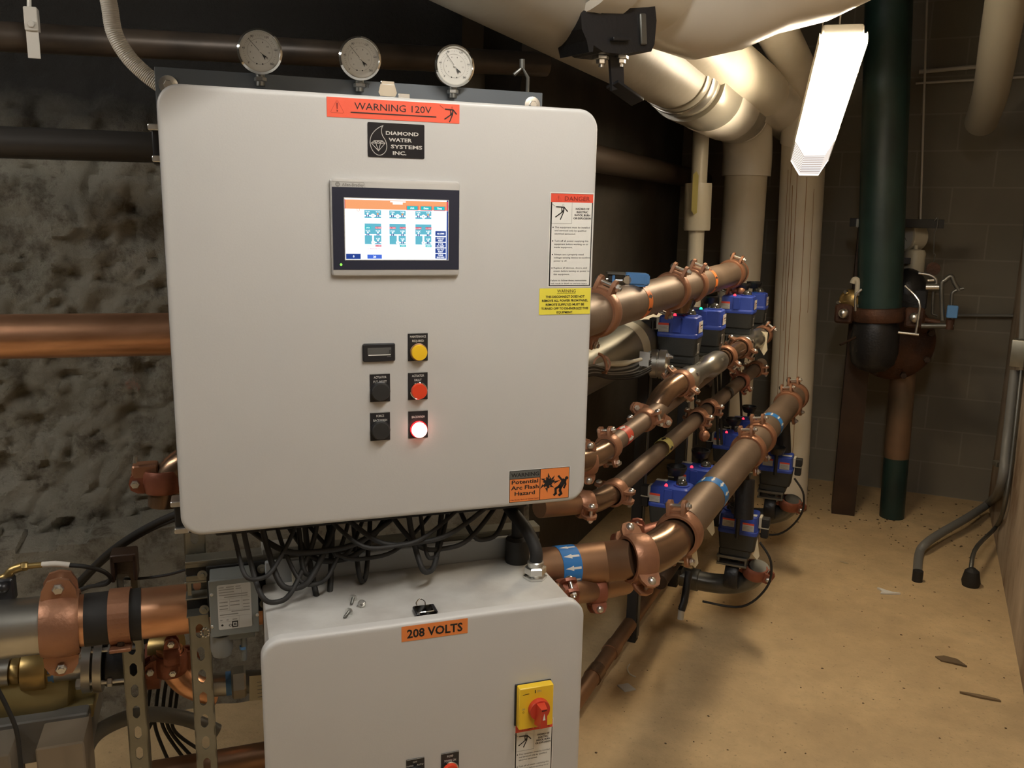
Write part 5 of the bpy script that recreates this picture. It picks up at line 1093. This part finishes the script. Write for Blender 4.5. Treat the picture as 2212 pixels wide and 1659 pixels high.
s = MB(); s.tube([PN(63, -60, -.84), PN(63, 22, -.84)], .005, FLEXW, 8); s.build('rod', t)
s = MB(); F = pfr(*uv(66, 40, -.79), -.79); s.box(F, -.014, .014, -.026, .026, -.03, 0, FLEXW, .003); s.hexnut(F@V((.001, -.012, 0)), PNV, .008, .006, FLEXW); s.build('yoke', t)
s = MB(); s.box(F, -.013, .013, -.085, -.024, -.01, -.006, FLEXW, .001); s.build('strap', t)
t = thing('dark_pipe', W3(-.9, .3, -1.0), 'second dark pipe in the shade above the rough stone on the left', 'pipe')
s = MB(); s.tube([PN(-60, 305, -1.02), PN(420, 322, -1.05)], .04, mat('sooty_pipe', (.05, .045, .04), .4, .2), 26); s.build('pipe', t)

# ------------------------------------------------------------------ lower left: pump, brass fittings, butterfly valve
sL = -.42
t = thing('brass_fitting_line', PN(60, 1440, -.5), 'line of brass and steel fittings under the left copper pipe', 'pipe')
sq = -.52
def LP(x, y, s_=None): return PN(x, y, sq if s_ is None else s_)
axq = (LP(170, 1437)-LP(-30, 1455)).normalized()
s = MB(); s.cyl(LP(-60, 1457), LP(22, 1450), .032, STEEL, 26); s.build('pipe', t)
s = MB(); s.lathe(axfr(LP(22, 1450), axq), [(.026, 0), (.030, .005), (.030, .02), (.026, .022), (.026, .03)], BRASS, 8); s.lathe(axfr(LP(48, 1448), axq), [(.03, 0), (.045, .002), (.047, .01), (.047, .045), (.044, .052), (.03, .054)], BRASS, 30); s.lathe(axfr(LP(84, 1444), axq), [(.033, 0), (.036, .004), (.036, .03), (.03, .034)], BRASS, 8); s.build('union', t, label='brass union fitting')
s = MB(); s.lathe(axfr(LP(110, 1441), axq), [(.032, 0), (.034, .002), (.034, .012), (.034, .06), (.030, .085)], STEEL, 26); s.lathe(axfr(LP(108, 1441), axq), [(.035, 0), (.035, .012)], BLUEL, 26, (False, False)); s.build('nipple', t)
t = thing('butterfly_valve', LP(245, 1440), 'flanged steel butterfly valve between copper elbows, low at the left', 'valve')
def flange(px, py, r, m, th=.018, nb=6):
    s = MB(); p = LP(px, py); F = axfr(p, axq); s.lathe(F, [(r, 0), (r, th)], m, 36); s.build('flange', t)
for px, m, r in ((182, STEEL, .062), (206, STEEL, .062), (316, COUPD, .062), (330, COUPD, .062)): flange(px, 1438-(px-180)*.05, r, m)
for k in range(4):
    a_ = math.radians(45+90*k-20); F = axfr(LP(180, 1438), axq); L_ = (LP(330, 1431)-LP(180, 1438)).length
    p = F@V((.050*math.cos(a_), .050*math.sin(a_), -.01)); q2 = F@V((.050*math.cos(a_), .050*math.sin(a_), L_+.03)); s = MB(); s.cyl(p, q2, .006, ZINC, 10); s.hexnut(p, axq, .012, .012, ZINC); s.hexnut(p+axq*.065, axq, .012, .012, ZINC); s.hexnut(q2-axq*.03, axq, .012, .012, ZINC); s.build('stud', t)
s = MB(); s.lathe(axfr(LP(222, 1436), axq), [(.04, 0), (.05, .01), (.05, .07), (.04, .09)], BLKC, 30); s.box(pfr(*uv(300, 1400, sq), sq), -.05, .05, -.03, .06, -.06, .02, BLKC, .01); s.build('body', t)
t = thing('copper_elbow_pipe', LP(380, 1450), 'shiny copper elbow with a coupling, low at the left', 'pipe elbow')
s = MB(); s.tube(arc(LP(366, 1400, -.46), LP(366, 1486, -.46), LP(470, 1496, -.46), 12), .029, COPPER, 28); s.build('elbow', t)
s = MB(); s.tube([LP(335, 1400, -.5), LP(385, 1398, -.48)], .04, BRASS, 24); s.build('reducer', t)
coupling(t, LP(368, 1430, -.46), (0, 0, 1), .031, up=-PT*1+PNV*.3, w=.05, m=COUPD); coupling(t, LP(372, 1415, -.44), PT, .02, up=(0, 0, 1), w=.035, m=COUPD)
t = thing('brass_union', LP(500, 1465, -.4), 'steel nipple and hex union with blue thread tape left of the lower cabinet', 'pipe fitting')
sA = -.38
s = MB(); s.cyl(LP(455, 1480, sA), LP(492, 1477, sA), .026, STEEL, 24); s.lathe(axfr(LP(488, 1477, sA), PT), [(.027, 0), (.027, .012)], BLUEL, 24, (False, False)); s.lathe(axfr(LP(500, 1476, sA), PT), [(.031, 0), (.036, .004), (.036, .028), (.031, .032)], STEEL, 6); s.cyl(LP(518, 1474, sA), LP(585, 1470, sA), .026, DSTEEL, 24); s.build('union', t)
s = MB(); F = pfr(*uv(556, 1490, -.30), -.30); s.loft(F, [([(-.016, .036), (.016, .034), (.018, -.026), (-.018, -.024)], z) for z in (0, .0012)], TAG)
for i in range(5): s.rect(F, .0, .018-.009*i, .012, .0195-.009*i, .0016, LGREY)
s.build('paper_tag', t, label='cream paper tag')
t = thing('circulator_pump', LP(60, 1560, -.6), 'dull brass pump body on a grey base at the lower left corner', 'pump')
s = MB(); a_, b_ = LP(-80, 1500, -.56), LP(165, 1483, -.56); s.lathe(axfr(a_, b_-a_), [(.072, 0), (.072, (b_-a_).length-.04), (.06, (b_-a_).length-.01), (.03, (b_-a_).length)], PUMPB, 36); s.build('body', t)
s = MB(); F = pfr(*uv(60, 1548, -.50), -.50); s.box(F, -.20, .135, -.03, .005, -.14, 0, PUMPB, .008); s.box(F, -.20, .137, -.004, .010, -.145, .004, PUMPB, .003); s.build('foot', t)
s = MB(); s.box(pfr(*uv(60, 1590, -.46), -.46), -.22, .125, -.07, .035, -.22, 0, GREYP, .006); s.build('base', t)
s = MB(); s.box(pfr(*uv(135, 1650, -.36), -.36), -.05, .045, -.12, .045, -.12, 0, mat('tan_concrete_pad', (.30, .24, .17), .8), .006); s.build('pad', t)
s = MB(); s.box(pfr(*uv(0, 1660, -.36), -.36), -.09, .02, -.1, .03, -.12, 0, mat('tan_concrete_pad2', (.26, .22, .17), .8), .006); s.build('pad', t)
# solenoid bit at far left edge
t = thing('sensor_valve', PN(14, 1270, -.33), 'small black and brass sensor valve on the steel pipe at the left edge', 'sensor')
s = MB(); s.box(pfr(*uv(10, 1275, -.30), -.30), -.018, .016, -.03, .022, -.03, 0, BLK, .006); s.sphere(pfr(*uv(6, 1270, -.29), -.292), .012, BLK, 16, 0, 6); s.build('body', t)
s = MB(); s.tube([PN(-5, 1252, -.32), PN(14, 1246, -.32), PN(26, 1232, -.32), PN(48, 1224, -.32)], .009, BRASS, 12, sub=3); s.cyl(PN(48, 1224, -.32), PN(92, 1220, -.32), .006, BRASS, 10); s.hexnut(PN(46, 1224, -.32), PT, .009, .012, BRASS); s.build('fitting', t)
s = MB(); s.tube([PN(90, 1220, -.32), PN(120, 1218, -.32), PN(150, 1221, -.32)], .006, FLEXW, 10, sub=3); s.build('sleeve', t)
s = MB(); s.tube([PN(150, 1221, -.32), PN(185, 1224, -.32), PN(222, 1234, -.34), PN(238, 1248, -.36), PN(228, 1262, -.38), PN(190, 1268, -.44), PN(150, 1285, -.46)], .0045, BLKM, 10, sub=5); s.build('hose', t)
s = MB(); s.tube([PN(8, 1310, -.31), PN(14, 1330, -.30), PN(20, 1350, -.29)], .0035, mat('green_wire', (.03, .10, .03), .5), 8, sub=3); s.build('wire', t)

def cable(name, pts, r, m, lab, cat='cable', group=None, sub=8):
    s = MB(); s.tube(pts, r, m, 12, sub=sub); return s.build(name, None, lab, cat, group)
cable('black_cable', [PN(420, 1095, -.30), PN(340, 1128, -.36), PN(270, 1168, -.42), PN(215, 1212, -.5), PN(140, 1290, -.6), PN(100, 1340, -.7)], .0075, BLKM, 'thicker black cable sweeping down the rough stone at the left')
cable('black_cable', [PN(420, 1106, -.30), PN(345, 1135, -.36), PN(280, 1170, -.42), PN(225, 1212, -.5), PN(170, 1270, -.62), PN(120, 1340, -.7)], .005, BLKM, 'thinner black cable beside the thick one on the stone')
cable('braided_cord', [PN(410, 1228, -.30), PN(360, 1242, -.34), PN(300, 1250, -.40), PN(240, 1252, -.5), PN(170, 1278, -.6)], .003, BLKM, 'thin dark cord running left to the stone above the copper pipe')
for i, (x0, x1, y1, b1_) in enumerate(((312, 322, 1490, 20), (330, 350, 1660, 40), (345, 385, 1660, 60), (360, 420, 1640, 40), (372, 436, 1600, 30))):
    cable('black_cable', [PN(x0+20, 1440, -.62), PN(x0+8, 1520, -.62), PN(x0+b1_*.2, 1580, -.62), PN(x1+b1_, y1+40, -.62)], .0045, BLKM, 'thin black cable hanging behind the two strut posts', group='cables behind the strut posts')
cable('black_cable', [PN(-10, 1480, -.30), PN(16, 1530, -.30), PN(38, 1590, -.30), PN(48, 1700, -.30)], .0045, BLKM, 'black cable falling in front of the pump at the left edge')
cable('grey_conduit', [PN(205, 1490, -.72), PN(200, 1550, -.72), PN(190, 1610, -.72), PN(165, 1720, -.70)], .014, COND, 'straight grey conduit dropping behind the flanged valve', 'conduit')
cable('grey_conduit', [PN(470, 1580, -.58), PN(400, 1552, -.58), PN(320, 1543, -.58), PN(250, 1560, -.58), PN(195, 1600, -.56), PN(170, 1680, -.54)], .0185, COND, 'grey flexible conduit arching behind the strut posts', 'conduit')
t = thing('copper_pipe', PN(480, 1650, -.35), 'dim copper pipe crossing at the bottom behind the strut post', 'pipe'); pipe(t, [PN(330, 1672, -.45), PN(620, 1622, -.40)], .030, COPPER2)
# drooping cables under the upper cabinet
random.seed(11)
zc0 = uv(700, 1130, -.12)[1]
gl = 'black cables looping under the upper cabinet'
spec = [(498, 1165, 560, 1250, 645, 1175), (520, 1150, 600, 1300, 690, 1160), (560, 1150, 640, 1270, 730, 1150), (590, 1140, 680, 1262, 760, 1160), (640, 1140, 672, 1240, 720, 1140), (655, 1140, 700, 1320, 718, 1140), (700, 1140, 740, 1200, 795, 1140), (760, 1130, 784, 1255, 800, 1130), (600, 1150, 730, 1210, 860, 1130), (700, 1130, 850, 1180, 1010, 1110), (730, 1125, 900, 1172, 1080, 1100), (880, 1115, 925, 1235, 955, 1110), (905, 1112, 935, 1205, 970, 1105), (830, 1120, 960, 1185, 1090, 1095), (500, 1172, 700, 1190, 900, 1125), (640, 1150, 800, 1205, 960, 1115), (980, 1105, 1050, 1165, 1110, 1095)]
for i, (xa, ya, xm, ym, xb, yb) in enumerate(spec):
    s_ = -.03-.012*(i % 9); ym2 = ya*.25+ym*.75 if False else ym
    A, B = PN(xa, ya-45, s_-.05), PN(xb, yb-45, s_-.09); A = W3((A-PC).dot(PT), -.385, s_-.05); B = W3((B-PC).dot(PT), -.385, s_-.08)
    Mm = PN(xm, ym, s_); hd = (B-A)*.17; dn = Mm.z-A.z
    def dp(p, f): q_ = V(p); q_.z = A.z+dn*f; return q_
    cable('black_cable', [A, dp(A.lerp(Mm, .18), .45), dp(Mm-hd*1.15, .88), Mm, dp(Mm+hd*1.15, .88), dp(B.lerp(Mm, .18), .45), B], .0042+.0008*(i % 3), BLKM, 'thin black cable looping under the upper cabinet', group=gl, sub=5)
s = MB(); s.box(pfr(0, 0, -.14), -.33, .30, -.425, -.372, -.06, .03, BLKM, .004); s.build('wire_trough', None, 'flat black cable tray tucked under the upper cabinet bottom', 'cable tray')
# black conduits at the right of the lower cabinet top
tz = (PC+PU*ET).z
pc_ = PZ(1156, 1248, tz)
t = thing('black_conduit', pc_, 'black hose curving into a bright hex fitting on the lower cabinet', 'conduit')
s = MB(); s.tube([pc_+PT*-.035+PNV*-.16+V((0, 0, .16)), pc_+PT*-.028+PNV*-.10+V((0, 0, .125)), pc_+PT*-.010+PNV*-.03+V((0, 0, .095)), pc_+V((0, 0, .06)), pc_+V((0, 0, .03))], .0135, BLKM, 20, sub=6); s.build('hose', t)
s = MB(); s.hexnut(pc_, (0, 0, 1), .025, .006, ZINC); s.hexnut(pc_+V((0, 0, .009)), (0, 0, 1), .023, .018, ZINC); s.lathe(axfr(pc_, (0, 0, 1)), [(.017, .005), (.017, .036), (.015, .038)], ZINC, 24); s.build('hex_fitting', t)
pc2 = PZ(1117, 1212, tz)
t = thing('black_conduit', pc2, 'straight black conduit standing at the back of the lower cabinet', 'conduit')
s = MB(); s.tube([pc2, pc2+V((0, 0, .20))], .0135, BLKM, 20); s.build('hose', t); s = MB(); s.lathe(axfr(pc2, (0, 0, 1)), [(.026, 0), (.027, .004), (.026, .052), (.020, .058)], BLKM, 28); s.build('base_fitting', t)
# loose screws on the cabinet top
def screw(px, py, tip, lab, upright=False):
    p = PZ(px, py, tz+.006); q2 = PZ(*tip, tz+.003); ax = (q2-p).normalized(); t = thing('loose_screw', p-V((0, 0, .006)), lab, 'screw', 'loose screws on the lower cabinet')
    s = MB(); s.hexnut(p-ax*.005, ax, .0055, .005, ZINC); s.lathe(axfr(p, ax), [(.0078, 0), (.0078, .001)], ZINC, 16); s.build('head', t)
    s = MB(); n = 10; L_ = (q2-p).length; s.lathe(axfr(p, ax), [((.0032 if i % 2 else .0026)*(1 if i < 2*n-4 else .5+.12*(2*n-i)), L_*i/(2*n)) for i in range(2*n)]+[(0, L_)], DSTEEL, 12); s.build('shank', t)
screw(763, 1292, (759, 1306), 'loose screw lying farthest back, point toward the door'); screw(754, 1321, (743, 1335), 'loose screw lying nearest the door edge, point left')
p = PZ(782, 1309, tz); t = thing('loose_screw', p, 'loose screw standing on its end with its bright hex head up', 'screw', 'loose screws on the lower cabinet')
s = MB(); s.lathe(axfr(p+V((0, 0, .002)), (.3, -.55, 1)), [(.003, 0), (.008, .004), (.008, .006)], ZINC, 20); s.hexnut(p+V((.0015, -.003, .008)), (.3, -.55, 1), .0058, .004, ZINC); s.build('head', t)
s = MB(); s.box(fr(PZ(636, 1262, tz)+V((0, 0, .001)), PT, PU), -.004, .004, 0, .026, -.01, .0, PLUGW, .002); s.build('plastic_clip', None, 'small pale plastic clip standing on the lower cabinet, back left', 'clip')

# ------------------------------------------------------------------ behind the cabinet, right: vessel, cable bundle, torch, strut frame
t = thing('filter_vessel', P(1340, 760, 2.95), 'domed steel filter vessel in shadow under the orange banded header', 'filter')
vA, vB = P(1270, 790, 2.9), P(1398, 725, 3.15); axv = (vB-vA).normalized()
s = MB(); F = axfr(vA-axv*.3, axv); L_ = (vB-vA).length+.3; r = .088
s.lathe(F, [(0, 0), (r, .02)]+[(r, L_-.10)]+[(r*math.cos(a_), L_-.10+.10*math.sin(a_)) for a_ in [math.radians(x) for x in range(10, 91, 10)]], mat('shaded_vessel_steel', (.26, .25, .21), .4, .6), 44); s.build('shell', t)  # steel darkened: the shadow over the vessel is put into its colour
s = MB(); s.lathe(axfr(vB-axv*.16, axv), [(r+.001, 0), (r+.001, .045)], PLUGW, 44, (False, False)); s.build('label_band', t, label='pale worn label band')
t = thing('insulated_pipe', P(1370, 700, 3.4), 'pale insulated pipe stub showing between the header and the vessel', 'pipe')
s = MB(); s.tube([P(1310, 740, 3.2), P(1420, 668, 3.7), P(1470, 640, 4.0)], .075, WHITEP, 28); s.build('pipe', t)
for i in range(9):
    o_ = random.uniform(-5, 5); m = BLKM if i % 3 else COND
    cable('black_cable' if i % 3 else 'grey_cable', [P(1225, 815+i*3, 2.35), P(1275, 790+i*2.5, 2.5), P(1320, 800+i*2+o_, 2.7), P(1370, 790+i*3+o_, 2.8), P(1405, 760+i*5, 2.85)], .0045, m, ('black' if i % 3 else 'grey')+' cable in the bundle swinging from behind the cabinet to the valves', group=('black' if i % 3 else 'grey')+' cables in the bundle')
s = MB(); s.ringf(axfr(P(1300, 787, 2.6), P(1330, 800, 2.7)-P(1280, 790, 2.52)), 0, 0, .026, .006, 0, COUP, 20); s.tube([P(1292, 764, 2.6), P(1303, 770, 2.6), P(1310, 790, 2.6), P(1308, 808, 2.6)], .005, COUP, 8, sub=3); s.build('cable_ring', None, 'copper coloured ring holding the cable bundle', 'cable clamp')
s = MB(); s.tube([P(1288, 790, 2.62), P(1310, 786, 2.62), P(1345, 785, 2.65), P(1385, 776, 2.7)], [.006, .008, .009, .006], PLUGW, 10, sub=5); s.build('foil_wrap', None, 'crumpled pale wrap lying along the cable bundle', 'wrap')
for px, py, lab in ((1393, 768, 'upper'), (1390, 783, 'lower')):
    s = MB(); s.box(fr(P(px, py, 2.8), (1, -.3, 0), (0, 0, 1)), -.02, .02, -.012, .012, 0, .001, PAPERG); s.build('cable_tag', None, lab+' of two white paper tags on the cable bundle', 'tag')
t = thing('work_light', P(1355, 602, 2.5), 'blue clip-on torch resting on top of the upper header', 'torch')
F = fr(P(1352, 602, 2.42), P(1400, 603, 2.42)-P(1340, 600, 2.42), (0, 0, 1))
s = MB(); s.box(F, -.004, .064, -.017, .018, -.02, .02, BLUEL, .007); s.box(F, .01, .055, -.020, -.016, -.018, .018, BLUEL, .003); s.box(F, .006, .05, -.012, .010, .019, .022, BLUEL, .002); s.box(F, .056, .0645, -.010, .012, .0195, .0215, BLUEL, .001); s.build('body', t)
s = MB(); s.lathe(F@Matrix.Translation((.002, -.002, .012)), [(.012, 0), (.0135, .008), (.011, .010)], CHROME, 24); s.build('lens', t)
s = MB(); s.box(F, -.055, -.002, .010, .017, -.018, .016, DSTEEL, .002); s.box(F, -.040, -.032, -.014, .012, -.012, .012, BLUEL, .002); s.cyl(F@V((-.034, -.006, 0)), F@V((-.0, -.006, 0)), .005, ZINC, 12); s.cyl(F@V((-.056, -.004, 0)), F@V((-.04, -.004, 0)), .004, ZINC, 12); s.box(F, -.05, -.03, -.010, .010, -.016, .01, BLKM, .003); s.build('clamp', t)
# black strut frame behind the valves
def post(px, y, z1, lab, x=-.83):
    t = thing('strut_post', V((x, y, 0)), lab, 'strut'); s = MB(); s.box(fr((x, y, 0), (1, 0, 0), (0, 1, 0)), -.02, .02, -.02, .02, 0, z1, BLKM, .002); s.box(fr((x+.021, y, 0), (1, 0, 0), (0, 1, 0)), 0, .004, -.012, .012, .02, z1, DSTEEL); s.build('channel', t)
post(0, 2.98, 1.24, 'nearest black upright strut behind the upper actuators', -.82); post(0, 3.55, 1.2, 'middle black upright strut between the two actuator pairs', -.80); post(0, 4.40, 1.25, 'farthest black upright strut behind the farthest actuators', -.78)
def valve_leg(x, y, z1, lab):
    t = thing('valve_stand_pipe', V((x, y, 0)), lab, 'pipe'); s = MB(); s.cyl((x, y, 0), (x, y, z1), .026, BLKC, 20); s.lathe(axfr((x, y, z1-.05), (0, 0, 1)), [(.026, 0), (.045, .004), (.045, .02), (.026, .024)], COUPD, 24); s.build('pipe', t)
t = thing('brown_collector_pipe', V((-.645, 3.5, .36)), 'dark pipe joining the undersides of the lower actuator valves', 'pipe')
s = MB(); s.tube([(-.66, 2.72, .375), (-.655, 4.4, .365)], .026, DBROWN, 20); s.build('pipe', t)
for y_ in (2.98, 4.40):
    s = MB(); s.box(fr((-.73, y_, .33), (1, 0, 0), (0, 0, 1)), -.09, .09, -.02, .0, -.02, .02, BLKM); s.build('support_arm', t)
for i, (px, py, y, lab) in enumerate(((1572, 970, 3.86, 'third'), (1608, 938, 4.22, 'farthest'))):
    p = PY(px, py, y); valve_leg(p.x+.012, y+.052, p.z-.235, lab+' black stand pipe under a lower actuator')
# flanged stub by the nearest upper actuator
t = thing('flanged_valve', P(1435, 790, 2.95), 'steel flanged stub with bolts below the nearest upper actuator', 'valve')
p = P(1420, 786, 2.95); ax = V((1, .15, 0)).normalized(); s = MB(); s.lathe(axfr(p, ax), [(.03, -.03), (.05, -.02), (.05, .0), (.046, .002), (.046, .006), (.05, .008), (.05, .03), (.03, .04)], STEEL, 30); s.build('flange', t)
for k in range(4): a_ = k*math.pi/2+.6; s = MB(); q2 = axfr(p, ax)@V((.038*math.cos(a_), .038*math.sin(a_), .03)); s.cyl(q2-ax*.06, q2+ax*.02, .006, ZINC, 10); s.hexnut(q2, ax, .012, .010, ZINC); s.build('bolt', t)
# drain elbows on the floor side
def drain(px, py, y, lab):
    c = PY(px, py, y); t = thing('steel_drain_elbow', V((c.x, c.y, 0)), lab, 'pipe elbow'); e = V((c.x+.01, c.y+.05, 0))
    s = MB(); s.tube(arc(c+V((-.22, .10, -.255)), c+V((.055, .10, -.28)), c+V((.085, .05, -.135)), 14), .038, DSTEEL, 28); s.build('elbow', t)
    s = MB(); s.lathe(axfr(c+V((-.18, .10, -.258)), (1, 0, 0)), [(.04, 0), (.044, .003), (.044, .03), (.04, .033)], DSTEEL, 28, (False, False)); s.build('collar', t)
    coupling(t, c+V((.07, .05, -.155)), (.2, -.2, 1), .037, up=(1, -.2, 0), w=.045, m=COUPD)
    s = MB(); s.tube([c+V((.085, .0, -.02)), c+V((.13, 0, -.09)), c+V((.12, .02, -.20)), c+V((.03, .05, -.31)), c+V((-.12, .05, -.32))], .0045, BLKM, 10, sub=6); s.build('cable', t)
    return t
drain(1592, 1152, 3.12, 'dark steel drain elbow curving up under the nearer drain actuator'); drain(1674, 1018, 3.85, 'dark steel drain elbow in front of the white riser foot')
s = MB(); s.tube([P(1488, 1236, 3.05), P(1478, 1300, 3.0), P(1472, 1318, 3.0)], .013, BLKC, 16); s.tube([P(1472, 1318, 3.0), P(1470, 1338, 3.0)], .011, PAPERG, 12); s.build('drain_stub', None, 'black drain stub hanging under the bend with a pale tip', 'pipe')
for px, py, z, lab, rot in ((1497, 1195, 2.45, 'long cream paper tag hanging at the header bend', .2), (1535, 1130, 2.9, 'cream paper tag hanging behind the thick pipe by the near drain actuator', -.1), (1632, 1185, 3.22, 'small white paper tag beside the drain elbow', .5)):
    s = MB(); F = fr(P(px, py, z), (1, rot, .1), (-.25*rot, 0, 1)); s.loft(F, [([(-.010, .045), (.008, .045), (.014, -.030), (.004, -.045), (-.014, -.02)], zz) for zz in (0, .0008)], TAG); s.build('paper_tag', None, lab, 'tag')
# vertical cables between the frame posts
for i, (px, y) in enumerate(((1500, 3.5), (1545, 3.62), (1553, 3.7), (1598, 4.3))):
    x_ = -.78; cable('black_cable', [PY(px, 800, y), PY(px+3, 880, y), PY(px+6, 960, y)], .006, BLKM, 'black cable dropping between the thin pipes behind the lower actuators', group='drop cables behind the lower actuators')

# ================================================================== floor bits
def flat(name, px, py, k, lab, cat, m, shape, h=.004):
    p = PZ(px, py, 0); s = MB(); F = fr(p+V((0, 0, .0012)), (1, 0, 0), (0, 1, 0)); pts = [(x*k, y*k) for x, y in shape]
    top = [F@V((x, y, h*(1+noise.noise(V((x*60, y*60, px)))))) for x, y in pts]; bot = [F@V((x, y, 0)) for x, y in pts]; s.rings([bot, top], m, smooth=False); s.build(name, None, lab, cat)
flat('torn_paper', 1918, 1282, .05, 'torn white paper triangle lying on the floor', 'paper', PAPER, [(-.9, .5), (-.5, .1), (-.6, -.5), (-.1, -.35), (1.0, .15), (.3, .25), (-.2, .2), (-.7, .6)], .008)
flat('paper_scrap', 1351, 1488, .03, 'small grey paper diamond on the floor by the lower cabinet', 'paper', PAPERG, [(-1, .1), (0, 1), (1.2, .2), (.2, -.8)])
flat('dead_leaf', 2052, 1428, .05, 'curled dry brown leaf on the floor near the right wall', 'leaf', mat('dry_leaf', (.16, .11, .06), .8), [(-1, .1), (-.4, .5), (.5, .4), (1.1, -.5), (.3, -.45), (-.6, -.4)], .006)
flat('dead_leaf', 1823, 1216, .02, 'small pale leaf flat on the floor far up the aisle', 'leaf', mat('pale_leaf', (.5, .40, .25), .8), [(-1, .1), (-.4, .5), (.5, .2), (1.1, -.5), (.3, -.45)], .003)
flat('brown_stick', 2115, 1506, .06, 'flat brown sliver on the floor by the right wall', 'debris', mat('brown_sliver', (.22, .15, .08), .8), [(-1, .12), (0, .2), (1, .1), (1.1, -.05), (0, -.15), (-1, -.08)], .004)
s = MB(); p = PZ(1364, 1452, 0); s.tube([p+V((-.02, .045, .004)), p+V((-.018, .01, .006)), p+V((.0, -.02, .004)), p+V((.025, -.03, .003))], .0025, PLUGW, 8, sub=4); s.build('plastic_strip', None, 'thin white curved strip on the dark floor by the low copper pipe', 'strip')
random.seed(5); DEB = mat('brown_grit', (.13, .085, .045), .9); s = MB()
for i in range(420):
    y = random.uniform(1.7, 5.4)
    if random.random() < .35: y = random.uniform(4.6, 5.45)
    x = random.uniform(-.75, wallr_x(y)-.02); k = random.uniform(.001, .0042)*(1.6 if y > 4.5 else 1)
    pts = [V((x+k*random.uniform(.5, 1.6)*math.cos(a_), y+k*random.uniform(.5, 1.3)*math.sin(a_), .0008)) for a_ in [j*math.pi/3 for j in range(6)]]
    s.rings([pts, [v.lerp(V((x, y, 0)), .3)+V((0, 0, k*.5)) for v in pts]], DEB, smooth=False)
s.build('floor_grit', None, 'dark brown grit and crumbs scattered over the tan floor', 'grit', kind='stuff')
